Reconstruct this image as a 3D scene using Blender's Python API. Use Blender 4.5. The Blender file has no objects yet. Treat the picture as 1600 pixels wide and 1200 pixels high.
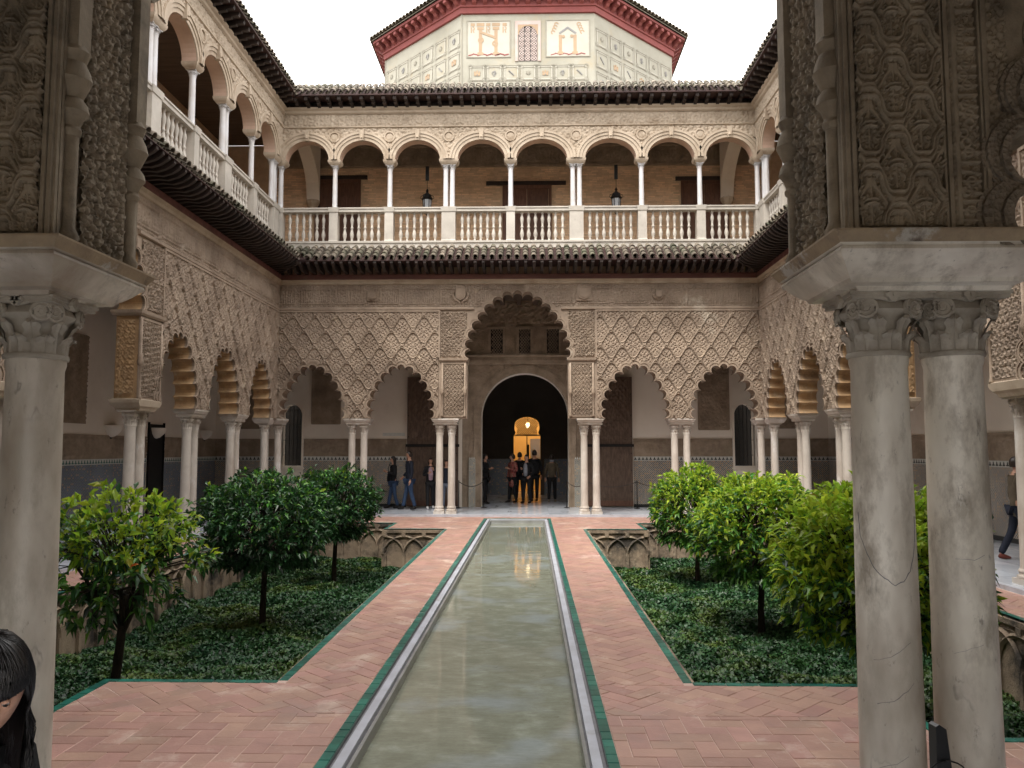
import bpy, math, random
import numpy as np
from mathutils import Vector, Matrix
from mathutils.geometry import tessellate_polygon
random.seed(7); RNG = np.random.default_rng(7)
PI = math.pi
scene = bpy.context.scene
COL = scene.collection

# ------------------------------------------------------------------ camera
cam_d = bpy.data.cameras.new('camera'); cam = bpy.data.objects.new('camera', cam_d); COL.objects.link(cam)
scene.camera = cam
FPX = 1260.0
cam_d.sensor_width = 36.0; cam_d.lens = FPX / 1600 * 36.0
cam_d.clip_start = 0.05; cam_d.clip_end = 3000
PITCH = math.atan(102 / FPX); YAW = math.atan(30 / FPX * math.cos(PITCH))
cam.location = (0.4, 0.0, 1.9)
cam.rotation_euler = (PI / 2 + PITCH, 0, YAW)

# ------------------------------------------------------------------ world, sun, exposure
SUN_EL = math.radians(58); SUN_AZ = math.radians(205)      # azimuth clockwise from +Y
world = bpy.data.worlds.new('World'); scene.world = world; world.use_nodes = True
nt = world.node_tree; nt.nodes.clear()
wo = nt.nodes.new('ShaderNodeOutputWorld'); bg = nt.nodes.new('ShaderNodeBackground')
sky = nt.nodes.new('ShaderNodeTexSky'); sky.sky_type = 'NISHITA'; sky.sun_disc = False
sky.sun_elevation = SUN_EL; sky.sun_rotation = SUN_AZ; sky.air_density = 1.0; sky.dust_density = 3.0; sky.ozone_density = 1.0
cn = nt.nodes.new('ShaderNodeTexNoise'); cn.inputs['Scale'].default_value = 1.6; cn.inputs['Detail'].default_value = 5
tcw = nt.nodes.new('ShaderNodeTexCoord')
cr = nt.nodes.new('ShaderNodeMapRange'); cr.inputs[1].default_value = .3; cr.inputs[2].default_value = .7
cr.inputs[3].default_value = .84; cr.inputs[4].default_value = .96
mx = nt.nodes.new('ShaderNodeMix'); mx.data_type = 'RGBA'
mx.inputs[7].default_value = (12.2, 11.9, 11.6, 1)           # high thin cloud, same units as the sky
nt.links.new(tcw.outputs['Generated'], cn.inputs['Vector']); nt.links.new(cn.outputs['Fac'], cr.inputs[0])
nt.links.new(cr.outputs[0], mx.inputs[0]); nt.links.new(sky.outputs[0], mx.inputs[6])
nt.links.new(mx.outputs[2], bg.inputs[0]); nt.links.new(bg.outputs[0], wo.inputs[0])
bg.inputs[1].default_value = 0.11
sd = bpy.data.lights.new('sun', 'SUN'); sd.energy = 1.4; sd.angle = math.radians(22); sd.color = (1, .95, .86)
so = bpy.data.objects.new('sun', sd); COL.objects.link(so)
sv = Vector((math.sin(SUN_AZ) * math.cos(SUN_EL), math.cos(SUN_AZ) * math.cos(SUN_EL), math.sin(SUN_EL)))
so.rotation_euler = sv.to_track_quat('Z', 'Y').to_euler(); so.location = (0, 0, 60)
scene.view_settings.view_transform = 'Standard'; scene.view_settings.look = 'None'
scene.view_settings.exposure = 1.42; scene.view_settings.gamma = 1
scene.render.engine = 'CYCLES'
scene.cycles.use_denoising = True; scene.cycles.denoising_prefilter = 'ACCURATE'
scene.cycles.max_bounces = 7; scene.cycles.diffuse_bounces = 6; scene.cycles.glossy_bounces = 3
scene.cycles.transmission_bounces = 4; scene.cycles.caustics_reflective = False; scene.cycles.caustics_refractive = False

# ------------------------------------------------------------------ materials
MATS = {}
def mat(name, c1, c2=None, ns=4.0, rough=.75, bump=None, rv=0.0, stain=None, stretch=None, spec=.35, space='pos',
        contrast=(.35, .65), metal=0, voro=None, trans=0, hue=0):
    m = bpy.data.materials.new(name); m.use_nodes = True; t = m.node_tree; N = t.nodes; L = t.links
    b = N['Principled BSDF']; b.inputs['Roughness'].default_value = rough; b.inputs['Metallic'].default_value = metal
    b.inputs['Specular IOR Level'].default_value = spec
    if space == 'pos': src = N.new('ShaderNodeNewGeometry').outputs['Position']
    else: src = N.new('ShaderNodeTexCoord').outputs['Object']
    if stretch:
        mp = N.new('ShaderNodeMapping'); mp.inputs['Scale'].default_value = stretch; L.new(src, mp.inputs[0]); vec = mp.outputs[0]
    else: vec = src
    c2 = c2 or c1
    n1 = N.new('ShaderNodeTexNoise'); n1.inputs['Scale'].default_value = ns; n1.inputs['Detail'].default_value = 6
    n1.inputs['Roughness'].default_value = .62
    L.new(vec, n1.inputs['Vector'])
    r = N.new('ShaderNodeMapRange'); r.inputs[1].default_value = contrast[0]; r.inputs[2].default_value = contrast[1]
    L.new(n1.outputs['Fac'], r.inputs[0])
    mxn = N.new('ShaderNodeMix'); mxn.data_type = 'RGBA'; L.new(r.outputs[0], mxn.inputs[0])
    mxn.inputs[6].default_value = (*c1, 1); mxn.inputs[7].default_value = (*c2, 1)
    col = mxn.outputs[2]
    for st in (stain or []):
        n2 = N.new('ShaderNodeTexNoise'); n2.inputs['Scale'].default_value = st[1]; n2.inputs['Detail'].default_value = 8
        n2.inputs['Roughness'].default_value = .7
        if len(st) > 4:
            mp2 = N.new('ShaderNodeMapping'); mp2.inputs['Scale'].default_value = st[4]; L.new(src, mp2.inputs[0]); L.new(mp2.outputs[0], n2.inputs['Vector'])
        else: L.new(src, n2.inputs['Vector'])
        r2 = N.new('ShaderNodeMapRange'); r2.inputs[1].default_value = st[2]; r2.inputs[2].default_value = st[3]
        L.new(n2.outputs['Fac'], r2.inputs[0])
        m2 = N.new('ShaderNodeMix'); m2.data_type = 'RGBA'; L.new(r2.outputs[0], m2.inputs[0]); L.new(col, m2.inputs[6])
        m2.inputs[7].default_value = (*st[0], 1); col = m2.outputs[2]
    if rv or hue:
        oi = N.new('ShaderNodeObjectInfo'); at = N.new('ShaderNodeAttribute'); at.attribute_name = 'rnd'
        ad = N.new('ShaderNodeMath'); ad.operation = 'ADD'; L.new(oi.outputs['Random'], ad.inputs[0]); L.new(at.outputs['Fac'], ad.inputs[1])
        fr = N.new('ShaderNodeMath'); fr.operation = 'FRACT'; L.new(ad.outputs[0], fr.inputs[0])
        r3 = N.new('ShaderNodeMapRange'); r3.inputs[3].default_value = 1 - rv; r3.inputs[4].default_value = 1 + rv
        L.new(fr.outputs[0], r3.inputs[0])
        hs = N.new('ShaderNodeHueSaturation'); L.new(r3.outputs[0], hs.inputs['Value']); L.new(col, hs.inputs['Color'])
        if hue:
            f2 = N.new('ShaderNodeMath'); f2.operation = 'MULTIPLY'; f2.inputs[1].default_value = 7.31; L.new(fr.outputs[0], f2.inputs[0])
            f3 = N.new('ShaderNodeMath'); f3.operation = 'FRACT'; L.new(f2.outputs[0], f3.inputs[0])
            r4 = N.new('ShaderNodeMapRange'); r4.inputs[3].default_value = .5 - hue; r4.inputs[4].default_value = .5 + hue
            L.new(f3.outputs[0], r4.inputs[0]); L.new(r4.outputs[0], hs.inputs['Hue'])
        col = hs.outputs[0]
    L.new(col, b.inputs['Base Color'])
    if bump:
        n3 = N.new('ShaderNodeTexNoise'); n3.inputs['Scale'].default_value = bump[0]; n3.inputs['Detail'].default_value = 5
        L.new(vec, n3.inputs['Vector'])
        bp = N.new('ShaderNodeBump'); bp.inputs['Distance'].default_value = bump[1]; bp.inputs['Strength'].default_value = 1
        h = n3.outputs['Fac']
        if voro:
            vn = N.new('ShaderNodeTexVoronoi'); vn.inputs['Scale'].default_value = voro[0]; vn.feature = 'F1'; L.new(src, vn.inputs['Vector'])
            mm = N.new('ShaderNodeMath'); mm.operation = 'MULTIPLY_ADD'; mm.inputs[1].default_value = voro[1]
            L.new(vn.outputs['Distance'], mm.inputs[0]); L.new(h, mm.inputs[2]); h = mm.outputs[0]
        L.new(h, bp.inputs['Height']); L.new(bp.outputs[0], b.inputs['Normal'])
    if trans:
        tr = N.new('ShaderNodeBsdfTranslucent'); L.new(col, tr.inputs[0]); ms = N.new('ShaderNodeMixShader'); ms.inputs[0].default_value = trans
        out = N['Material Output']; L.new(b.outputs[0], ms.inputs[1]); L.new(tr.outputs[0], ms.inputs[2]); L.new(ms.outputs[0], out.inputs[0])
    MATS[name] = m
    return m

mat('stucco', (.40, .312, .238), (.28, .215, .165), 1.3, .85, (60, .004), stain=[((.56, .49, .40), .42, .60, .72), ((.17, .12, .085), .55, .50, .72), ((.52, .42, .31), 2.3, .60, .75)])
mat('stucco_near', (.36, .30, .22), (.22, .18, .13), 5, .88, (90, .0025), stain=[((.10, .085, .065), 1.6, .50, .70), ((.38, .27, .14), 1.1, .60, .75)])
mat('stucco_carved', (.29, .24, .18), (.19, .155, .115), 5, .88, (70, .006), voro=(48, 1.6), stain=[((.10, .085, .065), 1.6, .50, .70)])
mat('stucco_inside', (.40, .31, .23), (.26, .20, .14), 2.5, .85, (70, .006), voro=(26, .9), stain=[((.20, .15, .11), 1.2, .5, .7)])
mat('ochre', (.56, .37, .20), (.38, .25, .14), 3, .8, (50, .004), stain=[((.24, .16, .10), 1.8, .52, .68), ((.6, .5, .36), 2.6, .58, .72)])
mat('stone_warm', (.51, .42, .325), (.40, .325, .245), 1.6, .8, (70, .003), stain=[((.30, .22, .15), .8, .52, .75), ((.62, .53, .42), 2.7, .58, .75)])
mat('slab_tan', (.40, .31, .20), (.26, .20, .14), 5, .8, (60, .003), stain=[((.46, .43, .38), 2.2, .56, .62), ((.13, .10, .08), 4, .58, .7)])
mat('plaster_pink', (.60, .43, .33), (.50, .35, .27), 2, .8, (60, .002))
mat('marble', (.62, .57, .51), (.50, .45, .40), 1.8, .42, (30, .0012), stain=[((.36, .29, .23), 1.1, .50, .75, (1, 1, .35)), ((.74, .72, .70), 2.0, .56, .72, (1, 1, .5))])
mat('marble_old', (.46, .42, .355), (.32, .285, .235), 6, .6, (60, .0015), stain=[((.20, .17, .135), 2.6, .50, .72)])
mat('marble_cool', (.66, .66, .68), (.55, .53, .52), 1.8, .42, (30, .001), stain=[((.42, .36, .30), 1.3, .55, .8, (1, 1, .35))])
mat('balustrade_stone', (.56, .52, .46), (.42, .385, .34), 1.4, .6, (40, .002), stain=[((.30, .27, .24), 2.2, .55, .8, (1, 1, .6))])
mat('dark_wood', (.05, .036, .031), (.026, .018, .016), 3, .6, (40, .002), stretch=(1, 1, 1), rv=.35)
mat('red_beam', (.22, .10, .085), (.13, .055, .05), 2, .6, (40, .002), stretch=(.4, 3, 3), stain=[((.15, .10, .08), 1.5, .55, .75)])
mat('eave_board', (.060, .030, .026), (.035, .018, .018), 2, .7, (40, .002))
mat('roof_tile', (.215, .18, .14), (.135, .115, .092), 5, .85, (50, .004), rv=.28, hue=.01,
    stain=[((.075, .080, .05), 1.5, .50, .66), ((.22, .20, .16), 4.0, .58, .72), ((.05, .05, .04), 7, .56, .70)])
mat('brick_wall', (.84, .62, .43), (.74, .52, .34), 3, .85, (60, .003), rv=.17, stain=[((.50, .34, .22), .8, .5, .75)])
mat('mortar_wall', (.66, .50, .34), (.55, .40, .27), 6, .9, (70, .003))
mat('path_brick', (.46, .275, .22), (.375, .22, .178), 3.5, .44, (55, .0022), rv=.10, hue=.010, spec=.4,
    stain=[((.60, .46, .39), 1.3, .56, .68), ((.52, .36, .29), 5.5, .60, .74), ((.33, .23, .20), .9, .52, .72), ((.24, .16, .14), 3.2, .64, .74)])
mat('path_mortar', (.66, .49, .42), (.46, .33, .28), 4, .85, (60, .002))
mat('green_tile', (.022, .17, .125), (.012, .10, .08), 6, .28, (30, .001), rv=.3, stain=[((.10, .22, .17), 6, .6, .75)], spec=.5)
mat('coping', (.48, .50, .56), (.38, .39, .43), 2.4, .5, (40, .001), stain=[((.30, .29, .28), 3.5, .58, .75)])
mat('coping_wet', (.30, .30, .29), (.20, .20, .19), 3, .3, (40, .001))
mat('coping_dark', (.22, .21, .22), (.14, .14, .15), 5, .7, (40, .002))
mat('floor_marble', (.64, .67, .74), (.48, .52, .58), 1.5, .16, None, rv=.14, stain=[((.32, .35, .40), 3.0, .56, .66, (1, .3, 1))], spec=.5)
mat('floor_joint', (.20, .20, .21), (.14, .14, .15), 4, .6)
mat('soil', (.055, .042, .030), (.03, .024, .018), 8, .95, (30, .02))
mat('ground', (.22, .19, .15), (.16, .13, .10), .5, .95)
mat('garden_wall', (.36, .28, .20), (.24, .18, .13), 3, .9, (45, .008), stain=[((.06, .052, .045), 1.3, .47, .62), ((.46, .38, .28), 3.3, .58, .72)])
mat('plaster_white', (.84, .76, .66), (.78, .70, .60), .8, .85, (30, .002), stain=[((.68, .60, .50), .6, .52, .8)])
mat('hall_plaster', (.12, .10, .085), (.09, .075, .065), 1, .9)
mat('ceiling_wood', (.13, .09, .065), (.08, .055, .04), 3, .7, (30, .004), stretch=(.3, 3, 1))
mat('door_wood', (.17, .085, .055), (.10, .05, .034), 5, .6, (40, .004), stretch=(4, 4, .6), rv=.15)
mat('door_dark', (.15, .10, .07), (.08, .05, .036), 5, .55, (34, .006), voro=(11, .9), stretch=(3, 3, .8))
mat('iron', (.012, .012, .013), (.02, .018, .017), 8, .5, None, metal=.4)
mat('black_plastic', (.008, .008, .009), (.012, .012, .013), 8, .35, None, spec=.5, space='obj')
mat('rope', (.10, .08, .07), (.06, .05, .04), 30, .8)
mat('bark', (.035, .024, .018), (.018, .013, .010), 12, .9, (50, .01), stretch=(1, 1, .3))
mat('leaf_dark', (.030, .095, .030), (.018, .062, .022), 2, .34, None, rv=.55, spec=.5, trans=.22, hue=.015)
mat('leaf_mid', (.10, .25, .034), (.06, .17, .028), 2, .36, None, rv=.5, spec=.5, trans=.3, hue=.02)
mat('leaf_lime', (.40, .53, .045), (.27, .42, .035), 2, .4, None, rv=.38, spec=.45, trans=.48, hue=.025)
mat('leaf_yellow', (.48, .52, .06), (.42, .38, .06), 2, .45, None, rv=.35, spec=.4, trans=.38, hue=.03)
mat('leaf_ivy', (.022, .070, .030), (.034, .095, .026), 1.1, .42, None, rv=.6, spec=.4, trans=.2, hue=.02,
    stain=[((.11, .16, .03), .8, .50, .66)])
mat('orange_fruit', (.75, .16, .02), (.7, .12, .02), 20, .45, (60, .001), space='obj')
mat('tower_plaster', (.37, .36, .305), (.30, .29, .24), .6, .85, (20, .003), stain=[((.36, .31, .22), .9, .55, .75)])
mat('tower_line', (.32, .30, .25), (.25, .24, .20), 1, .85)
mat('tower_white', (.46, .445, .39), (.40, .385, .33), 1, .85)
mat('tower_tan', (.40, .29, .19), (.34, .25, .17), 2, .85)
mat('tower_grey', (.20, .20, .21), (.28, .27, .25), 2, .85)
mat('cornice_red', (.25, .07, .065), (.20, .058, .055), 1.5, .75, (30, .004), rv=.12, stain=[((.48, .22, .20), 1.5, .6, .8)])
mat('lattice', (.50, .42, .39), (.43, .35, .32), 2, .8)
mat('tile_white', (.62, .62, .58), (.52, .52, .48), 8, .35, rv=.1)
mat('tile_black', (.02, .022, .022), (.03, .03, .03), 8, .3)
mat('yellow_wall', (.82, .60, .28), (.78, .55, .24), 1, .8)
mat('skin', (.52, .30, .21), (.46, .25, .17), 5, .5, space='obj')
mat('skin_face', (.50, .29, .21), (.44, .24, .17), 9, .45, (250, .0006), space='obj')
mat('hair', (.006, .005, .006), (.012, .009, .009), 40, .36, None, spec=.6, space='obj', stretch=(8, 8, .4))
mat('hair_brown', (.03, .018, .012), (.02, .012, .009), 40, .4, None, spec=.5, space='obj')
mat('eye_white', (.30, .26, .24), None, 5, .2, space='obj')
mat('eye_dark', (.01, .007, .006), None, 5, .1, space='obj')
mat('lips', (.42, .14, .12), None, 5, .4, space='obj')
for nm, c in dict(cloth_black=(.012, .012, .014), cloth_navy=(.012, .016, .030), jeans=(.035, .065, .13), jeans_dark=(.016, .02, .035),
                  cloth_pink=(.52, .36, .42), cloth_grey=(.30, .31, .35), cloth_olive=(.11, .085, .055), cloth_greyjeans=(.12, .14, .19),
                  cloth_white=(.65, .65, .66), shoe_dark=(.02, .018, .018), shoe_red=(.17, .045, .035), cloth_cream=(.30, .26, .2)).items():
    mat(nm, c, tuple(x * .7 for x in c), 12, .85, (60, .004), space='obj')
mat('cloth_floral', (.32, .05, .05), (.28, .16, .12), 30, .85, space='obj', contrast=(.48, .53), stain=[((.05, .015, .02), 22, .55, .6)])

def M(n): return MATS[n]

# tile mosaic dado: a small checker of coloured lozenges
def tile_dado(name, ca, cb, cc, scale):
    m = bpy.data.materials.new(name); m.use_nodes = True; t = m.node_tree; N = t.nodes; L = t.links; b = N['Principled BSDF']
    g = N.new('ShaderNodeTexCoord'); mp = N.new('ShaderNodeMapping'); mp.inputs['Scale'].default_value = (scale, scale, scale)
    L.new(g.outputs['Object'], mp.inputs[0])
    sp = N.new('ShaderNodeSeparateXYZ'); L.new(mp.outputs[0], sp.inputs[0])
    def mth(op, a, b_=None):
        n = N.new('ShaderNodeMath'); n.operation = op
        for i, v in enumerate((a, b_)):
            if v is None: continue
            if isinstance(v, (int, float)): n.inputs[i].default_value = v
            else: L.new(v, n.inputs[i])
        return n.outputs[0]
    u = sp.outputs[0]; v = sp.outputs[2]
    fu = mth('ABSOLUTE', mth('SUBTRACT', mth('FRACT', u), .5)); fv = mth('ABSOLUTE', mth('SUBTRACT', mth('FRACT', v), .5))
    dia = mth('ADD', fu, fv)
    inner = mth('LESS_THAN', dia, .34)
    ring = mth('LESS_THAN', dia, .5)
    cell = mth('FLOOR', u); cellv = mth('FLOOR', v)
    wn = N.new('ShaderNodeTexWhiteNoise'); wn.noise_dimensions = '2D'
    cb_ = N.new('ShaderNodeCombineXYZ'); L.new(mth('ADD', cell, mth('MULTIPLY', cellv, 3)), cb_.inputs[0]); L.new(mth('MODULO', cellv, 4), cb_.inputs[1])
    L.new(cb_.outputs[0], wn.inputs['Vector'])
    ramp = N.new('ShaderNodeValToRGB'); ramp.color_ramp.interpolation = 'CONSTANT'
    ramp.color_ramp.elements[0].color = (*cb, 1); ramp.color_ramp.elements[1].position = .5; ramp.color_ramp.elements[1].color = (*cc, 1)
    e = ramp.color_ramp.elements.new(.82); e.color = (.42, .20, .05, 1)
    L.new(wn.outputs['Value'], ramp.inputs[0])
    m1 = N.new('ShaderNodeMix'); m1.data_type = 'RGBA'; L.new(inner, m1.inputs[0]); m1.inputs[6].default_value = (*ca, 1); L.new(ramp.outputs[0], m1.inputs[7])
    m2 = N.new('ShaderNodeMix'); m2.data_type = 'RGBA'; L.new(ring, m2.inputs[0]); m2.inputs[6].default_value = (*[x * .35 for x in ca], 1); L.new(m1.outputs[2], m2.inputs[7])
    nz = N.new('ShaderNodeTexNoise'); nz.inputs['Scale'].default_value = 1.4
    L.new(g.outputs['Object'], nz.inputs['Vector'])
    hs = N.new('ShaderNodeHueSaturation'); L.new(m2.outputs[2], hs.inputs['Color']); L.new(mth('ADD', mth('MULTIPLY', nz.outputs['Fac'], .8), .55), hs.inputs['Value'])
    L.new(hs.outputs[0], b.inputs['Base Color']); b.inputs['Roughness'].default_value = .3
    MATS[name] = m
tile_dado('tile_mosaic', (.66, .60, .52), (.05, .06, .08), (.26, .16, .10), 15)
tile_dado('tile_mosaic_blue', (.34, .37, .42), (.02, .04, .12), (.03, .09, .09), 15)
tile_dado('tile_mosaic_fine', (.74, .71, .62), (.04, .06, .05), (.02, .03, .06), 17)

def water_mat():
    m = bpy.data.materials.new('water'); m.use_nodes = True; t = m.node_tree; N = t.nodes; L = t.links; b = N['Principled BSDF']
    g = N.new('ShaderNodeNewGeometry')
    mp = N.new('ShaderNodeMapping'); mp.inputs['Scale'].default_value = (1.1, 1.25, 1); L.new(g.outputs['Position'], mp.inputs[0])
    n = N.new('ShaderNodeTexNoise'); n.inputs['Scale'].default_value = 3.6; n.inputs['Detail'].default_value = 5; n.inputs['Roughness'].default_value = .68
    L.new(mp.outputs[0], n.inputs['Vector'])
    r = N.new('ShaderNodeValToRGB'); el = r.color_ramp.elements
    el[0].position = .25; el[0].color = (.21, .215, .165, 1); el[1].position = .72; el[1].color = (.34, .37, .31, 1)
    e = el.new(.44); e.color = (.235, .245, .19, 1); e = el.new(.56); e.color = (.265, .28, .22, 1)
    L.new(n.outputs['Fac'], r.inputs[0])
    n2 = N.new('ShaderNodeTexNoise'); n2.inputs['Scale'].default_value = 5; n2.inputs['Detail'].default_value = 8; n2.inputs['Roughness'].default_value = .75
    L.new(mp.outputs[0], n2.inputs['Vector'])
    r2 = N.new('ShaderNodeMapRange'); r2.inputs[1].default_value = .63; r2.inputs[2].default_value = .72; L.new(n2.outputs['Fac'], r2.inputs[0])
    mx = N.new('ShaderNodeMix'); mx.data_type = 'RGBA'; L.new(r2.outputs[0], mx.inputs[0]); L.new(r.outputs[0], mx.inputs[6]); mx.inputs[7].default_value = (.13, .12, .085, 1)
    n5 = N.new('ShaderNodeTexNoise'); n5.inputs['Scale'].default_value = 1.1; n5.inputs['Detail'].default_value = 7; L.new(mp.outputs[0], n5.inputs['Vector'])
    r5 = N.new('ShaderNodeMapRange'); r5.inputs[1].default_value = .52; r5.inputs[2].default_value = .66; r5.inputs[4].default_value = .75; L.new(n5.outputs['Fac'], r5.inputs[0])
    m5 = N.new('ShaderNodeMix'); m5.data_type = 'RGBA'; L.new(r5.outputs[0], m5.inputs[0]); L.new(mx.outputs[2], m5.inputs[6]); m5.inputs[7].default_value = (.31, .35, .35, 1)
    mp6 = N.new('ShaderNodeMapping'); mp6.inputs['Scale'].default_value = (3, 14, 1); L.new(g.outputs['Position'], mp6.inputs[0])
    n6 = N.new('ShaderNodeTexNoise'); n6.inputs['Scale'].default_value = 3; n6.inputs['Detail'].default_value = 9; n6.inputs['Roughness'].default_value = .8; L.new(mp6.outputs[0], n6.inputs['Vector'])
    r6 = N.new('ShaderNodeMapRange'); r6.inputs[1].default_value = .3; r6.inputs[2].default_value = .7; r6.inputs[3].default_value = .82; r6.inputs[4].default_value = 1.18; L.new(n6.outputs['Fac'], r6.inputs[0])
    h6 = N.new('ShaderNodeHueSaturation'); L.new(m5.outputs[2], h6.inputs['Color']); L.new(r6.outputs[0], h6.inputs['Value'])
    L.new(h6.outputs[0], b.inputs['Base Color'])
    b.inputs['Roughness'].default_value = .03; b.inputs['IOR'].default_value = 1.36
    mp3 = N.new('ShaderNodeMapping'); mp3.inputs['Scale'].default_value = (1.0, 3.0, 1); L.new(g.outputs['Position'], mp3.inputs[0])
    n3 = N.new('ShaderNodeTexNoise'); n3.inputs['Scale'].default_value = 2.0; n3.inputs['Detail'].default_value = 3
    L.new(mp3.outputs[0], n3.inputs['Vector'])
    bp = N.new('ShaderNodeBump'); bp.inputs['Distance'].default_value = .0016; L.new(n3.outputs['Fac'], bp.inputs['Height']); L.new(bp.outputs[0], b.inputs['Normal'])
    MATS['water'] = m
water_mat()
def glass_mat():
    m = bpy.data.materials.new('glass'); m.use_nodes = True; b = m.node_tree.nodes['Principled BSDF']
    b.inputs['Base Color'].default_value = (.75, .82, .9, 1); b.inputs['Roughness'].default_value = .05
    b.inputs['Transmission Weight'].default_value = .55; b.inputs['IOR'].default_value = 1.3
    MATS['glass'] = m
glass_mat()
def veined_marble():
    m = bpy.data.materials.new('marble_veined'); m.use_nodes = True; t = m.node_tree; N = t.nodes; L = t.links; b = N['Principled BSDF']
    g = N.new('ShaderNodeNewGeometry')
    mp = N.new('ShaderNodeMapping'); mp.inputs['Scale'].default_value = (1, 1, .45); mp.inputs['Rotation'].default_value = (0, .25, .3); L.new(g.outputs['Position'], mp.inputs[0])
    def noise(s, d=6, ro=.6, v=mp):
        n = N.new('ShaderNodeTexNoise'); n.inputs['Scale'].default_value = s; n.inputs['Detail'].default_value = d; n.inputs['Roughness'].default_value = ro
        L.new(v.outputs[0], n.inputs['Vector']); return n.outputs['Fac']
    def rng(x, a, b_, c=0., d=1.):
        r = N.new('ShaderNodeMapRange'); L.new(x, r.inputs[0])
        for i, v in zip((1, 2, 3, 4), (a, b_, c, d)): r.inputs[i].default_value = v
        return r.outputs[0]
    def mix(f, a, b_):
        x = N.new('ShaderNodeMix'); x.data_type = 'RGBA'; L.new(f, x.inputs[0])
        if isinstance(a, tuple): x.inputs[6].default_value = (*a, 1)
        else: L.new(a, x.inputs[6])
        x.inputs[7].default_value = (*b_, 1); return x.outputs[2]
    c = mix(rng(noise(1.7), .38, .62), (.80, .75, .66), (.62, .57, .475))
    c = mix(rng(noise(1.15, 5), .45, .66), c, (.31, .25, .19))
    c = mix(rng(noise(6.5, 6, .7), .48, .66), c, (.38, .335, .27))
    # thin wandering veins: narrow band of a warped noise
    n = noise(2.1, 5, .55)
    ab = N.new('ShaderNodeMath'); ab.operation = 'SUBTRACT'; ab.inputs[1].default_value = .5; L.new(n, ab.inputs[0])
    a2 = N.new('ShaderNodeMath'); a2.operation = 'ABSOLUTE'; L.new(ab.outputs[0], a2.inputs[0])
    gate = rng(noise(2.6, 3), .53, .62)
    v = rng(a2.outputs[0], 0.0, .009, .55, 0)
    mu = N.new('ShaderNodeMath'); mu.operation = 'MULTIPLY'; L.new(v, mu.inputs[0]); L.new(gate, mu.inputs[1])
    c = mix(mu.outputs[0], c, (.10, .088, .078))
    c = mix(rng(noise(19, 7, .75), .60, .68, 0, .7), c, (.17, .145, .12))
    L.new(c, b.inputs['Base Color']); b.inputs['Roughness'].default_value = .38
    bp = N.new('ShaderNodeBump'); bp.inputs['Distance'].default_value = .0015; L.new(noise(35), bp.inputs['Height']); L.new(bp.outputs[0], b.inputs['Normal'])
    MATS['marble_veined'] = m
veined_marble()

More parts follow.
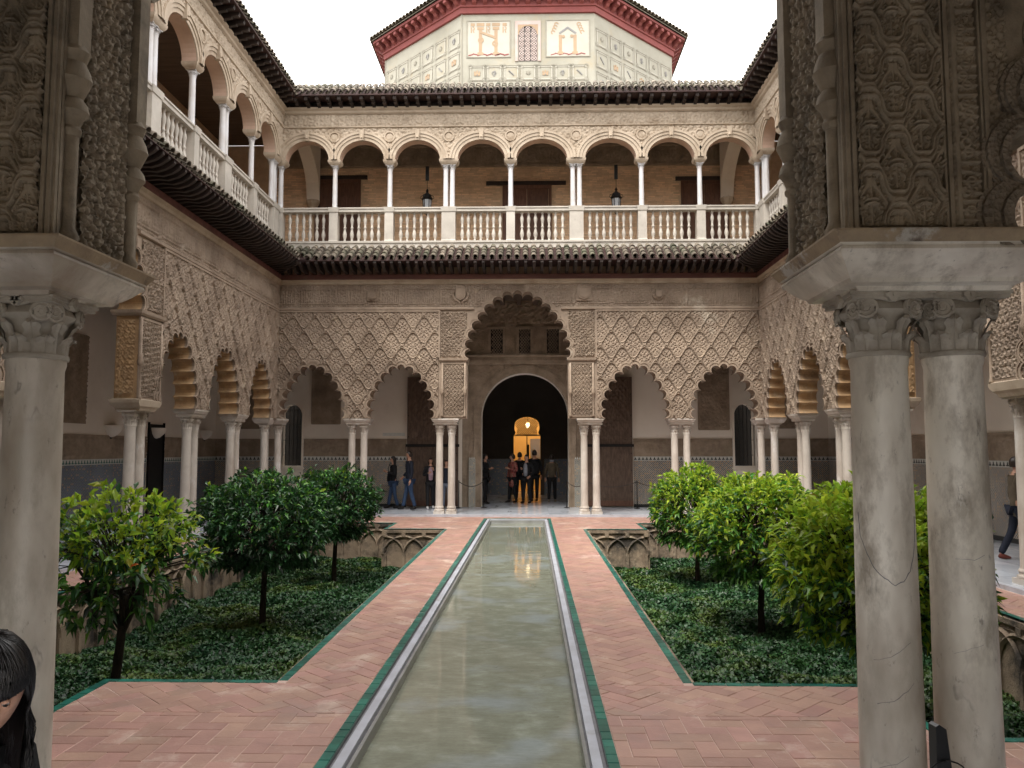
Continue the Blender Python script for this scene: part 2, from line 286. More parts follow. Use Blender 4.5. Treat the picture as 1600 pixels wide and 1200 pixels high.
# ------------------------------------------------------------------ mesh helpers
class MB:
    def __init__(s): s.v = []; s.f = []; s.m = []; s.r = []; s.n = 0
    def add(s, verts, faces, mi=0, r=0.0):
        s.v.extend([tuple(v) for v in verts]); n = s.n
        s.f.extend([tuple(i + n for i in f) for f in faces]); s.m.extend([mi] * len(faces)); s.r.extend([r] * len(faces)); s.n += len(verts)
    def box(s, x0, x1, y0, y1, z0, z1, mi=0, r=0.0, mtx=None, faces=None):
        vs = [(x, y, z) for x in (x0, x1) for y in (y0, y1) for z in (z0, z1)]
        if mtx is not None: vs = [tuple(mtx @ Vector(v)) for v in vs]
        s.add(vs, [(0, 1, 3, 2), (4, 6, 7, 5), (0, 4, 5, 1), (2, 3, 7, 6), (1, 5, 7, 3), (0, 2, 6, 4)], mi, r)
    def lathe(s, prof, n=16, c=(0, 0), mi=0, r=0.0, a0=0, a1=2 * PI, caps=True):
        full = abs(a1 - a0 - 2 * PI) < 1e-6; k = n if full else n + 1
        vs = []
        for (rad, z) in prof:
            for i in range(k):
                a = a0 + (a1 - a0) * i / n; vs.append((c[0] + rad * math.cos(a), c[1] + rad * math.sin(a), z))
        fs = []
        for j in range(len(prof) - 1):
            for i in range(n):
                i2 = (i + 1) % k; fs.append((j * k + i, j * k + i2, (j + 1) * k + i2, (j + 1) * k + i))
        if full and caps: fs.append(tuple(range(k))[::-1]); fs.append(tuple((len(prof) - 1) * k + i for i in range(k)))
        s.add(vs, fs, mi, r)
    def tube(s, pts, rad, n=6, mi=0, r=0.0, squash=None):
        pts = [Vector(p) for p in pts]; vs = []; rr = rad if isinstance(rad, (list, tuple)) else [rad] * len(pts)
        up = Vector((0, 0, 1))
        for i, p in enumerate(pts):
            d = (pts[min(i + 1, len(pts) - 1)] - pts[max(i - 1, 0)]).normalized()
            a = d.cross(up)
            if a.length < .1: a = d.cross(Vector((0, 1, 0)))
            a.normalize(); b = a.cross(d)
            for k in range(n):
                t = 2 * PI * k / n; vs.append(p + a * rr[i] * math.cos(t) + b * rr[i] * math.sin(t))
        fs = [(i * n + k, i * n + (k + 1) % n, (i + 1) * n + (k + 1) % n, (i + 1) * n + k) for i in range(len(pts) - 1) for k in range(n)]
        fs += [tuple(range(n))[::-1], tuple((len(pts) - 1) * n + k for k in range(n))]
        s.add(vs, fs, mi, r)
    def poly(s, pts, y0, y1, mf=0, ms=0, r=0.0, back=True, front=True, P=None):
        """pts: (u,z) polygon, extruded along local y from y0 (front, towards the court) to y1"""
        P = P or (lambda u, y, z: (u, y, z))
        n = len(pts); tri = tessellate_polygon([[Vector((p[0], p[1], 0)) for p in pts]])
        area = sum(pts[i][0] * pts[(i + 1) % n][1] - pts[(i + 1) % n][0] * pts[i][1] for i in range(n))
        vs = [P(p[0], y0, p[1]) for p in pts] + [P(p[0], y1, p[1]) for p in pts]
        def orient(t, sgn):
            a, b, c = [pts[i] for i in t]
            cr = (b[0] - a[0]) * (c[1] - a[1]) - (b[1] - a[1]) * (c[0] - a[0])
            return t if cr * sgn > 0 else (t[0], t[2], t[1])
        fs = []; 
        if front: fs += [orient(t, 1) for t in tri]
        if back: fs += [tuple(i + n for i in orient(t, -1)) for t in tri]
        s.add(vs, fs, mf, r)
        base = s.n - 2 * n
        side = []
        for i in range(n):
            j = (i + 1) % n
            side.append((base + i, base + n + i, base + n + j, base + j) if area > 0 else (base + i, base + j, base + n + j, base + n + i))
        s.f.extend(side)
        s.m.extend([ms(i) if callable(ms) else ms for i in range(n)]); s.r.extend([r] * n)
    def mesh(s, name, mats, smooth=False, angle=None):
        me = bpy.data.meshes.new(name)
        me.from_pydata(s.v, [], s.f)
        for m in mats: me.materials.append(M(m) if isinstance(m, str) else m)
        me.polygons.foreach_set('material_index', s.m)
        if any(s.r):
            a = me.attributes.new('rnd', 'FLOAT', 'FACE'); a.data.foreach_set('value', s.r)
        if smooth:
            me.polygons.foreach_set('use_smooth', [True] * len(s.f))
            if angle: me.set_sharp_from_angle(angle=math.radians(angle))
        me.update()
        return me
    def obj(s, name, mats, parent=None, smooth=False, angle=None, loc=None, **kw):
        return link(name, s.mesh(name, mats if isinstance(mats, (list, tuple)) else [mats], smooth, angle), parent, loc, **kw)

def link(name, me, parent=None, loc=None, rz=0.0, scale=None, label=None, cat=None, group=None, kind=None, rot=None):
    o = bpy.data.objects.new(name, me); COL.objects.link(o)
    if parent is not None: o.parent = parent
    if loc is not None: o.location = loc
    if rot is not None: o.rotation_euler = rot
    elif rz: o.rotation_euler = (0, 0, rz)
    if scale is not None: o.scale = scale
    if label: o['label'] = label
    if cat: o['category'] = cat
    if group: o['group'] = group
    if kind: o['kind'] = kind
    return o
def thing(name, label, cat, loc=(0, 0, 0), rz=0.0, group=None):
    return link(name, None, None, loc, rz, label=label, cat=cat, group=group)

# ------------------------------------------------------------------ relief height fields (numpy)
def ss(x, a, b): t = np.clip((x - a) / (b - a), 0, 1); return t * t * (3 - 2 * t)
def hash2(i, j, k):
    x = np.sin(i * 127.1 + j * 311.7 + k * 74.7) * 43758.5453
    return x - np.floor(x)
def spirals(u, v, cell, seed=0, turns=2.3):
    """scrolling arabesque: a spiral tendril in every cell of a jittered grid"""
    x = u / cell; y = v / cell; ix = np.floor(x); iy = np.floor(y)
    best = np.full(u.shape, 9.); sec = np.full(u.shape, 9.); ang = np.zeros(u.shape); sg = np.ones(u.shape)
    for dx in (-1, 0, 1):
        for dy in (-1, 0, 1):
            cx = ix + dx + .5 + .42 * (hash2(ix + dx, iy + dy, seed) - .5); cy = iy + dy + .5 + .42 * (hash2(ix + dx, iy + dy, seed + 5) - .5)
            ddx = x - cx; ddy = y - cy; d = np.hypot(ddx, ddy); near = d < best
            sec = np.where(near, best, np.minimum(sec, d)); best = np.where(near, d, best)
            ang = np.where(near, np.arctan2(ddy, ddx), ang)
            s = np.where((ix + dx + iy + dy) % 2 > 0, 1., -1.); sg = np.where(near, s, sg)
    edge = ss(sec - best, .0, .10)
    sp = .5 + .5 * np.cos(2 * PI * turns * best - sg * ang)
    h = ss(sp, .30, .62)
    leaf = ss(.5 + .5 * np.cos(ang * 5 + best * 9), .35, .7)
    h = h * (.72 + .28 * leaf)
    bud = ss(.16 - best, 0, .05)
    return np.maximum(h, bud) * (.25 + .75 * edge)
def net(u, v, W, P, wig=0.0):
    return np.cos(2 * PI * u / W) + np.cos(2 * PI * v / P) + wig * np.cos(6 * PI * v / P) - wig * .8 * np.cos(6 * PI * u / W)
def h_sebka(u, v, W=.655, P=.92):
    g = net(u, v, W, P, .035)
    d = np.abs(g) / 2
    rib = ss(.085 - d, 0, .02) * (1 - .55 * ss(.025 - d, 0, .015))
    a = u / (W / 2); b = v / (P / 2); k = np.round(a); l_ = np.round(b)
    fu, fv = a - k, b - l_; odd = np.mod(k + l_, 2) == 1
    su = np.where(np.abs(fu) > np.abs(fv), np.where(fu > 0, 1, -1), 0); sv_ = np.where(np.abs(fu) > np.abs(fv), 0, np.where(fv > 0, 1, -1))
    k = np.where(odd, k + su, k); l_ = np.where(odd, l_ + sv_, l_)
    du = u - k * W / 2; dv = v - l_ * P / 2; r = np.hypot(du, dv * .78); th = np.arctan2(dv * .78, du)
    pit = np.zeros(u.shape)
    for rad, cnt_, ph, lr, lt in ((.075, 8, 0, .020, .016), (.128, 8, PI / 8, .024, .020), (.178, 12, 0, .016, .018)):
        a_ = np.mod(th + ph, 2 * PI / cnt_) - PI / cnt_; e = np.hypot((r - rad) / lr, a_ * rad / lt); pit = np.maximum(pit, ss(1.25 - e, 0, .5))
    ringg = ss(.008 - np.abs(r - .045), 0, .004); ring2 = ss(.007 - np.abs(r - .103), 0, .004) * .6
    tex = spirals(u + 5, v + 3, .06, 3, 1.3)
    fill = .46 + .09 * tex - .10 * ringg * 3 - .12 * ring2
    outer = ss(r, .19, .21); fill = np.where(r < .2, fill, .30 + .22 * tex)
    h = np.maximum(fill * (1 - pit * .95 * (1 - outer)), 0)
    edge = ss(np.abs(d - .16), 0, .03)
    return np.maximum(rib, h * (.35 + .65 * edge))
def h_net_near(u, v, W=.235, P=.36):
    g = net(u, v, W, P, .22); d = np.abs(g) / 2
    rib = ss(.25 - d, 0, .03) * (1 - .55 * ss(.075 - d, 0, .025))
    groove = ss(np.abs(d - .30), .0, .035)                     # dark channel beside the ribs
    g2 = net(u, v + P * .22, W, P, .0); d2 = np.abs(g2) / 2
    rib2 = ss(.09 - d2, 0, .02) * .66
    kx = np.abs(np.mod(u / (W / 2) + .5, 1) - .5) * (W / 2)
    kz = np.mod(v / (P / 2) + .5, 1) - .5
    kn = ss(.030 - kx, 0, .004) * np.maximum(ss(.0065 - np.abs(kz * P / 2 - .012 + kx * .2), 0, .002), ss(.0065 - np.abs(kz * P / 2 + .008 + kx * .2), 0, .002)) * 1.15
    fine = spirals(u + .010 * np.sin(v * 40), v, .046, 2, 1.5)
    stem = ss(.006 - kx, 0, .003) * .7
    h = np.maximum(np.maximum(rib, rib2 * groove), np.maximum(fine * .62 * groove, stem))
    return np.maximum(h, kn)
def h_scroll(u, v, c=.11, seed=1):
    a = spirals(u, v, c, seed, 1.7); b = spirals(u + 3, v + 7, c * .5, seed + 3, 1.6)
    return np.maximum(a, b * .55)
def h_fill(u, v, c=.07): return spirals(u, v, c, 4, 1.8)
def h_script(u, v, S=.16):
    """band of tall strokes and looped letters over scrolls; text runs along v"""
    base = ss(.014 - np.abs(u - S * .16), 0, .005)
    q = np.floor(v / .045); f = v / .045 - q; hh = hash2(q, q * 0, 9); h2 = hash2(q, q * 0, 19)
    slant = (hh > .8) * (u / S - .5) * .6
    stroke = ss(.20 - np.abs(f - .5 + slant), 0, .07) * (u > S * .14) * (u < S * (.35 + .6 * (hh > .35)))
    cu = S * (.25 + .35 * h2); cv = (q + .5) * .045
    r = np.hypot(u - cu, v - cv); loop = ss(.009 - np.abs(r - .020), 0, .004) * (h2 > .3)
    fine = spirals(u, v, .04, 6, 1.7) * .5
    return np.maximum(np.maximum(base, stroke), np.maximum(loop, fine))
def h_lozenge(u, v, c=.11):
    a = np.abs(np.mod(u / c + .5, 1) - .5) + np.abs(np.mod(v / (c * 1.2) + .5, 1) - .5)
    rib = ss(.08 - np.abs(a - .5), 0, .04); st = ss(.5 + .5 * np.cos(4 * np.arctan2(np.mod(v / (c * 1.2) + .5, 1) - .5, np.mod(u / c + .5, 1) - .5) * 2), .3, .7) * .6
    return np.maximum(rib, np.maximum(st, spirals(u, v, c * .45, 8, 1.5) * .5))
def h_cartouche(u, v, H=.62):
    p = 1.05; a = np.abs(np.mod(u / p, 1) - .5) * p; b = np.abs(v - H / 2)
    d = np.maximum(a - (p / 2 - .09), b - H * .36)
    fr = ss(.014 - np.abs(d), 0, .008)
    q = np.floor(u / .055); f = u / .055 - q; hh = hash2(q, q * 0, 3)
    st = ss(.22 - np.abs(f - .5), 0, .07) * (v > H * .22) * (v < H * (.4 + .4 * hh)) * (d < -.02)
    return np.maximum(np.maximum(fr, st * .9), spirals(u, v, .075, 11, 1.7) * .65)

def relief(name, parent, w, h, step, hf, amp, material, org=(0, 0, 0), U=(1, 0, 0), V=(0, 0, 1), Nrm=(0, -1, 0), keep=None, off=(0, 0), label=None, kind=None):
    nu = max(2, int(round(w / step)) + 1); nv = max(2, int(round(h / step)) + 1)
    u = np.linspace(0, w, nu); v = np.linspace(0, h, nv); uu, vv = np.meshgrid(u, v)
    z = hf(uu + off[0], vv + off[1])
    z = z * amp + .003
    U = np.array(U, float); V = np.array(V, float); Nn = np.array(Nrm, float)
    pts = np.array(org)[None, None] + uu[..., None] * U + vv[..., None] * V + z[..., None] * Nn
    idx = np.arange(nu * nv).reshape(nv, nu)
    q = np.stack([idx[:-1, :-1], idx[:-1, 1:], idx[1:, 1:], idx[1:, :-1]], -1).reshape(-1, 4)
    if np.dot(np.cross(U, V), Nn) < 0: q = q[:, ::-1]
    if keep is not None:
        cu = (uu[:-1, :-1] + uu[1:, 1:]) / 2; cv = (vv[:-1, :-1] + vv[1:, 1:]) / 2
        q = q[keep(cu, cv).reshape(-1)]
    me = np_mesh(name, pts.reshape(-1, 3), q, material, smooth=True)
    return link(name, me, parent, label=label, kind=kind)

def np_mesh(name, pts, quads, material, smooth=False, rnd=None, mi=None):
    me = bpy.data.meshes.new(name); k = quads.shape[1]; nf = len(quads)
    me.vertices.add(len(pts)); me.vertices.foreach_set('co', np.ascontiguousarray(pts, dtype=np.float32).ravel())
    me.loops.add(nf * k); me.loops.foreach_set('vertex_index', np.ascontiguousarray(quads, dtype=np.int32).ravel())
    me.polygons.add(nf); me.polygons.foreach_set('loop_start', np.arange(0, nf * k, k, dtype=np.int32))
    try: me.polygons.foreach_set('loop_total', np.full(nf, k, dtype=np.int32))
    except Exception: pass
    mats = material if isinstance(material, (list, tuple)) else [material]
    for m in mats: me.materials.append(M(m))
    if mi is not None: me.polygons.foreach_set('material_index', mi.astype(np.int32))
    me.polygons.foreach_set('use_smooth', np.full(nf, smooth, dtype=bool))
    if rnd is not None:
        a = me.attributes.new('rnd', 'FLOAT', 'FACE'); a.data.foreach_set('value', rnd.astype(np.float32))
    me.update(calc_edges=True); me.validate()
    return me
def in_poly(u, v, poly):
    inside = np.zeros(u.shape, bool); n = len(poly)
    for i in range(n):
        x0, y0 = poly[i]; x1, y1 = poly[(i + 1) % n]
        if y0 == y1: continue
        c = ((y0 > v) != (y1 > v)) & (u < (x1 - x0) * (v - y0) / (y1 - y0) + x0)
        inside ^= c
    return inside

# ------------------------------------------------------------------ architectural pieces
def arc_pts(A, B, phi, n):
    """points from A to B along an arc of angle phi (deg) bulging to the left of A->B... outward of an arch drawn left to right"""
    ax, az = A; bx, bz = B; dx, dz = bx - ax, bz - az; c = math.hypot(dx, dz); nx, nz = -dz / c, dx / c
    ph = math.radians(phi); r = c / 2 / math.sin(ph / 2); h = -math.cos(ph / 2) * r
    cx, cz = (ax + bx) / 2 + nx * h, (az + bz) / 2 + nz * h
    a0 = math.atan2(az - cz, ax - cx)
    return [(cx + r * math.cos(a0 - ph * i / n), cz + r * math.sin(a0 - ph * i / n)) for i in range(n + 1)]
SMALL = [(.11, 1.47), (.33, 1.31), (.53, 1.08), (.68, .82), (.79, .55), (.86, .27), (.87, .0)]
BIG = [(.14, 1.86), (.44, 1.75), (.70, 1.57), (.92, 1.34), (1.10, 1.09), (1.25, .82), (1.36, .55), (1.43, .28), (1.45, .0)]
Z_IMP, Z_BIG, Z_SEB, Z_FR0, Z_FR1, Z_TOP = 2.81, 4.60, 6.0, 6.16, 6.83, 6.97
def lobed(kind, uc, zs, sx=1., phi=205, n=9, band=.2):
    cus = [(uc - x * sx, zs + z) for x, z in kind[::-1]] + [(uc + x * sx, zs + z) for x, z in kind]
    oc = []
    for i, p in enumerate(cus):
        a = cus[max(0, i - 1)]; b = cus[min(len(cus) - 1, i + 1)]
        dx, dz = b[0] - a[0], b[1] - a[1]; l = math.hypot(dx, dz); nx, nz = -dz / l, dx / l
        if i in (0, len(cus) - 1): nx, nz = (-1 if i == 0 else 1), 0
        oc.append((p[0] + nx * band, p[1] + nz * band))
    inn, out = [], []
    for i in range(len(cus) - 1):
        k = arc_pts(cus[i], cus[i + 1], phi if i not in (0, len(cus) - 2) else 175, n)
        o = arc_pts(oc[i], oc[i + 1], 118, n)
        if i: k = k[1:]; o = o[1:]
        inn += k; out += o
    return inn, out
def lerp_pts(a, b, t): return [(p[0] * (1 - t) + q[0] * t, p[1] * (1 - t) + q[1] * t) for p, q in zip(a, b)]

def stack(mb, levels, mi=0):
    """levels: (z, x0, x1, y0, y1) joined into a moulded block"""
    vs = []; fs = []
    for z, x0, x1, y0, y1 in levels: vs += [(x0, y0, z), (x1, y0, z), (x1, y1, z), (x0, y1, z)]
    for j in range(len(levels) - 1):
        for i in range(4): k = (i + 1) % 4; fs.append((4 * j + i, 4 * j + k, 4 * j + 4 + k, 4 * j + 4 + i))
    t = 4 * (len(levels) - 1); fs += [(3, 2, 1, 0), (t, t + 1, t + 2, t + 3)]
    mb.add(vs, fs, mi)

def capital_mesh(r, H, A, fine=True, material='marble'):
    mb = MB(); n = 20 if fine else 12
    mb.lathe([(r, -.03 * H), (r * 1.13, -.02 * H), (r * 1.16, .02 * H), (r * 1.13, .06 * H), (r, .07 * H)], n)
    mb.lathe([(r * .98, .05 * H), (r * .99, .3 * H), (r * 1.12, .60 * H), (r * 1.30, .66 * H), (r * 1.36, .72 * H), (r * 1.25, .79 * H), (r * 1.1, .9 * H)], n)
    def leaf(a, h0, h1, w, out):
        vs = []; N = 12 if fine else 4
        S_ = (-1, -.62, -.3, 0, .3, .62, 1) if fine else (-1, -.4, 0, .4, 1)
        for i in range(N + 1):
            t = i / N; curl = max(0, (t - .62) / .38); rr = r * (1.02 + .07 * t) + out * curl ** 1.4 + out * .15 * t
            z = h0 + (h1 - h0) * (t if t < .8 else .8 + .2 * math.sin((t - .8) / .2 * PI * .75))
            ww = w * (1 - .25 * t) * (1 + (.20 * math.cos(t * 22) if fine else 0)) * (1 if t < .85 else max(.15, 1 - (t - .85) * 5))
            for s in S_:
                fold = .030 * math.cos(s * 7.5) - .02 * s * s; aa = a + s * ww / rr; k = rr + fold * r * 1.6 + .03 * r; vs.append((k * math.cos(aa), k * math.sin(aa), z - .05 * H * s * s * t))
        q = len(S_)
        fs = [(q * i + j, q * i + j + 1, q * i + q + 1 + j, q * i + q + j) for i in range(N) for j in range(q - 1)]
        mb.add(vs, fs)
    for i in range(8):
        leaf(i * PI / 4, .05 * H, .38 * H, r * .40, r * .26)
        leaf((i + .5) * PI / 4, .05 * H, .62 * H, r * .36, r * .34)
    sp = 22 if fine else 10
    for q in range(4):
        for sgn in (-1, 1):
            ca = q * PI / 2 + sgn * math.radians(36); d = r * 1.45
            c = Vector((d * math.cos(ca), d * math.sin(ca), .74 * H)); fa = q * PI / 2 + sgn * math.radians(22)
            t_ = Vector((-math.sin(fa), math.cos(fa), 0)) * sgn; nn = Vector((math.cos(fa), math.sin(fa), 0))
            pts = []; rad = []
            for i in range(sp + 1):
                t = i / sp; an = PI / 2 - t * 4.2 * PI; R = r * .37 * (1 - t) ** .9 + .03 * r
                pts.append(c + t_ * R * math.cos(an) + Vector((0, 0, 1)) * R * math.sin(an) + nn * (.05 * r)); rad.append(r * (.062 - .03 * t))
            mb.tube(pts, rad, 5)
            # disc behind the spiral
            dv = [c - nn * .12 * r + (t_ * math.cos(k * PI / 6) + Vector((0, 0, 1)) * math.sin(k * PI / 6)) * r * .40 for k in range(12)]
            de = [v + nn * .17 * r for v in dv]
            mb.add(dv + de, [tuple(range(12))[::-1], tuple(range(12, 24))] + [(k, (k + 1) % 12, 12 + (k + 1) % 12, 12 + k) for k in range(12)])
            # scroll stem running up to the middle of the abacus
            mid = Vector((r * 1.25 * math.cos(q * PI / 2), r * 1.25 * math.sin(q * PI / 2), .86 * H))
            mb.tube([mid, (mid + c) / 2 + Vector((0, 0, .10 * H)) + nn * .05 * r, c + Vector((0, 0, r * .36))], r * .08, 5)
    for z0, z1, k in ((.88 * H, .94 * H, .95), (.94 * H, H, 1.0)):
        ring = []
        for q in range(4):
            b = q * PI / 2
            for s in (-1, -.86, -.45, 0, .45, .86):
                inset = .13 * (1 - s * s) if abs(s) < .9 else 0
                x, y = A * k * (1 - inset) - (.0 if abs(s) < 1 else A * .08), A * k * s
                if s == -1: x, y = A * k * .96, -A * k
                ring.append((x * math.cos(b) - y * math.sin(b), x * math.sin(b) + y * math.cos(b)))
        m = len(ring)
        mb.add([(x, y, z0) for x, y in ring] + [(x, y, z1) for x, y in ring], [tuple(range(m))[::-1], tuple(range(m, 2 * m))] + [(i, (i + 1) % m, m + (i + 1) % m, m + i) for i in range(m)])
    if fine:
        for q in range(4):
            b = q * PI / 2
            for k in range(6):
                a = k * PI / 3; c = Vector((A * .90 * math.cos(b), A * .90 * math.sin(b), .93 * H)) + (Vector((-math.sin(b), math.cos(b), 0)) * math.cos(a) + Vector((0, 0, 1)) * math.sin(a)) * .11 * r * 1.2
                mb.box(-1, 1, -1, 1, -1, 1, mtx=Matrix.Translation(c) @ Matrix.Rotation(b, 4, 'Z') @ Matrix.Rotation(-a, 4, 'X') @ Matrix.Diagonal((.09 * r, .12 * r, .08 * r, 1)))
    return mb.mesh('capital', [material], smooth=True, angle=50)

def column_kit(r0, r1, zb, zs, cap_h, A, material, fine, base_h=.22, seg=24):
    mb = MB(); H = zs - zb
    prof = [(r0 * 1.07, zb), (r0 * 1.07, zb + .025), (r0, zb + .06)] + [(r0 + (r1 - r0) * t ** 1.3, zb + .06 + (H - .12) * t) for t in (.15, .35, .55, .75, .9, 1)] + [(r1 * 1.06, zs - .03), (r1 * 1.06, zs)]
    mb.lathe(prof, seg)
    shaft = mb.mesh('column', [material], smooth=True, angle=40)
    cm = capital_mesh(r1, cap_h, A, fine, 'marble_old' if fine else material)
    b = MB(); w = r0 * 1.42
    b.box(-w, w, -w, w, 0, base_h * .36)
    b.lathe([(r0 * 1.38, base_h * .36), (r0 * 1.44, base_h * .45), (r0 * 1.38, base_h * .55), (r0 * 1.2, base_h * .60), (r0 * 1.15, base_h * .72), (r0 * 1.24, base_h * .78), (r0 * 1.27, base_h * .85), (r0 * 1.2, base_h * .93), (r0 * 1.08, base_h)], seg)
    bm_ = b.mesh('base', [material], smooth=True, angle=40)
    return shaft, cm, bm_
KIT = column_kit(.112, .100, .20, 2.35, .31, .19, 'marble', False, .22, 16)
KIT_NEAR = column_kit(.149, .131, .2, 2.36, .30, .205, 'marble_veined', True, .24, 48)
KIT_UP = column_kit(.078, .070, 9.22, 10.42, .14, .12, 'marble_cool', False, .0, 12)
def column(parent, x, y, kit=KIT, capz=2.35, base=True, z0=0.0):
    c = link('column', kit[0], parent, (x, y, 0))
    k = link('capital', kit[1], c, (0, 0, capz))
    if base: link('base', kit[2], c, (0, 0, z0))
    return c

# ---- one side of the lower arcade. local frame: x along the wall, y into the wall, z up
def arcade(label, org, rz, arches, ends, thick, pairs, pillars, sebka, with_relief=True, step=.016, band_back=False, frieze_keep=None, mats=('stucco', 'ochre'), cols=True, spacing=.36):
    root = thing('arcade_wall', label, 'arcade', org, rz, 'lobed arcades round the courtyard')
    mb = MB(); pts = [(ends[0], Z_IMP)]; soff = []; masks = []; bands = []
    for kind, uc, sx in arches:
        if kind == 'small':
            inn, out = lobed(SMALL, uc, Z_IMP, sx); pts += inn
            masks.append([(out[0][0], 0)] + lerp_pts(inn, out, .8) + [(out[-1][0], 0)])
        else:
            inn, out = lobed(BIG, uc, Z_BIG, sx); hw = 1.5 * sx
            pts += [(uc - hw, Z_IMP), (uc - hw, Z_BIG)] + inn + [(uc + hw, Z_BIG), (uc + hw, Z_IMP)]
            masks.append([(out[0][0], 0)] + lerp_pts(inn, out, .8) + [(out[-1][0], 0)])
        bands.append((inn, out))
    nb = len(pts); pts += [(ends[1], Z_IMP), (ends[1], Z_TOP), (ends[0], Z_TOP)]
    mb.poly(pts, 0, thick, 0, lambda i: 1 if 0 < i < nb - 1 else 0)
    mb.obj('wall', mats, root)
    for inn, out in bands:
        for t0, t1, y0 in ((0, 1, -.035), (0, .30, -.062), (.62, .86, -.055)):
            a = lerp_pts(inn, out, t0); b = lerp_pts(inn, out, t1)
            m = MB(); n = len(a)
            vs = [(p[0], y0, p[1]) for p in a] + [(p[0], y0, p[1]) for p in b] + [(p[0], 0.002, p[1]) for p in a] + [(p[0], 0.002, p[1]) for p in b]
            fs = []
            for i in range(n - 1):
                fs += [(i, i + 1, n + i + 1, n + i), (n + i, n + i + 1, 3 * n + i + 1, 3 * n + i), (2 * n + i, 2 * n + i + 1, i + 1, i)]
            m.add(vs, fs); m.obj('archivolt', [mats[0]], root)
            if band_back:
                m2 = MB(); m2.add([(x, thick - y, z) for x, y, z in vs], [f[::-1] for f in fs]); m2.obj('archivolt', ['stucco_carved'], root)
    # reliefs
    if with_relief:
        for u0, u1 in sebka:
            kp = lambda U, V, u0=u0: np.logical_and.reduce([~in_poly(U + u0, V + Z_IMP, mk) for mk in masks])
            relief('sebka_panel', root, u1 - u0, Z_SEB - Z_IMP, step, h_sebka, .075, mats[0], (u0, 0, Z_IMP), keep=kp, off=(u0 % .655 + 10, .12))
            f = MB()
            for (a, b, c, d) in ((u0, u1, Z_SEB - .0, Z_SEB + .05),): f.box(a, b, -.06, 0, c, d)
            f.box(u0 - .05, u0, -.055, 0, 4.62, Z_SEB + .05); f.box(u1, u1 + .05, -.055, 0, 4.62, Z_SEB + .05)
            f.obj('panel_border', [mats[0]], root)
        for (uc, hw, side) in pillars:
            u0, u1 = uc - hw, uc + hw
            relief('carved_panel', root, u1 - u0 - .16, 1.5, step * .8, h_lozenge, .055, mats[0], (u0 + .08, 0, 2.92))
            relief('carved_panel', root, u1 - u0 + .02, Z_SEB - 4.66, step, h_fill, .05, mats[0], (u0 - .01, 0, 4.66),
                   keep=lambda U, V, u0=u0: np.logical_and.reduce([~in_poly(U + u0, V + 4.66, mk) for mk in masks]))
            f = MB()
            for x in (u0, u1 - .05): f.box(x, x + .05, -.03, 0, 2.9, 4.48)
            f.box(u0 + .05, u1 - .05, -.028, 0, 2.86, 2.915); f.box(u0 + .05, u1 - .05, -.028, 0, 4.43, 4.48)
            f.obj('pillar_border', [mats[0]], root)
            s = MB(); stack(s, [(4.49, u0, u1, -.01, thick + .01), (4.50, u0 - .03, u1 + .03, -.05, thick + .05), (4.54, u0 - .06, u1 + .06, -.08, thick + .08), (4.60, u0 - .07, u1 + .07, -.09, thick + .09), (4.605, u0, u1, -.01, thick + .01)])
            s.obj('pillar_moulding', [mats[0]], root)
            s = MB()
            for x in (u0 + .035, u1 - .035): s.lathe([(.04, 2.86), (.045, 2.9), (.028, 2.95), (.028, 3.5), (.05, 3.53), (.06, 3.6), (.045, 3.66), (.055, 3.72), (.028, 3.76), (.028, 4.45)], 10, (x, -.035))
            s.obj('engaged_colonnette', [mats[0]], root, smooth=True)
        L0, L1 = ends
        kpf = lambda U, V: np.logical_and.reduce([~in_poly(U + L0, V + Z_FR0, mk) for mk in masks])
        relief('frieze', root, L1 - L0, Z_FR1 - Z_FR0, step * 1.1, h_cartouche, .045, mats[0], (L0, 0, Z_FR0), keep=kpf)
        # string courses, broken by the big arch
        big = [a for a in arches if a[0] == 'big']
        segs = [(L0, L1)]
        if big: segs = [(L0, big[0][1] - 1.30 * big[0][2]), (big[0][1] + 1.30 * big[0][2], L1)]
        f = MB()
        for a, b in segs:
            stack(f, [(6.05, a, b, -.03, 0.001), (6.07, a, b, -.06, .001), (6.12, a, b, -.06, .001), (6.15, a, b, -.025, .001)])
        f.obj('string_course', [mats[0]], root)
        f = MB(); stack(f, [(Z_FR1, L0, L1, -.02, .001), (Z_FR1 + .02, L0, L1, -.05, .001), (Z_FR1 + .08, L0, L1, -.06, .001), (Z_TOP, L0, L1, -.11, .001)])
        f.obj('cornice', ['stone_warm'], root)
    # imposts and columns
    if cols:
        for uc in pairs:
            hw = .40 if abs(spacing - .36) < .01 else spacing
            hw = .385
            wide = .30
            s = MB(); yc = thick / 2
            stack(s, [(2.655, uc - hw + .05, uc + hw - .05, yc - .19, yc + .19), (2.69, uc - hw + .05, uc + hw - .05, yc - .19, yc + .19), (2.72, uc - hw + .01, uc + hw - .01, yc - .235, yc + .235), (2.76, uc - hw, uc + hw, yc - .25, yc + .25), (2.765, uc - hw - .02, uc + hw + .02, yc - .265, yc + .265), (2.808, uc - hw - .02, uc + hw + .02, yc - .265, yc + .265)])
            s.obj('impost', ['marble'], root)
            for sgn in (-1, 1): column(root, uc + sgn * spacing / 2, yc)
    return root

# ------------------------------------------------------------------ the site
FY, NY, LX, RX = 23.85, 4.45, -7.2, 7.2
YC = 13.66                                       # middle of the side wings
ZP = -0.06                                       # brick terrace level; gallery floor is z = 0
g = MB(); g.box(-400, 400, -400, 400, -3.2, -3.0); g.obj('ground', ['ground'], kind='structure')

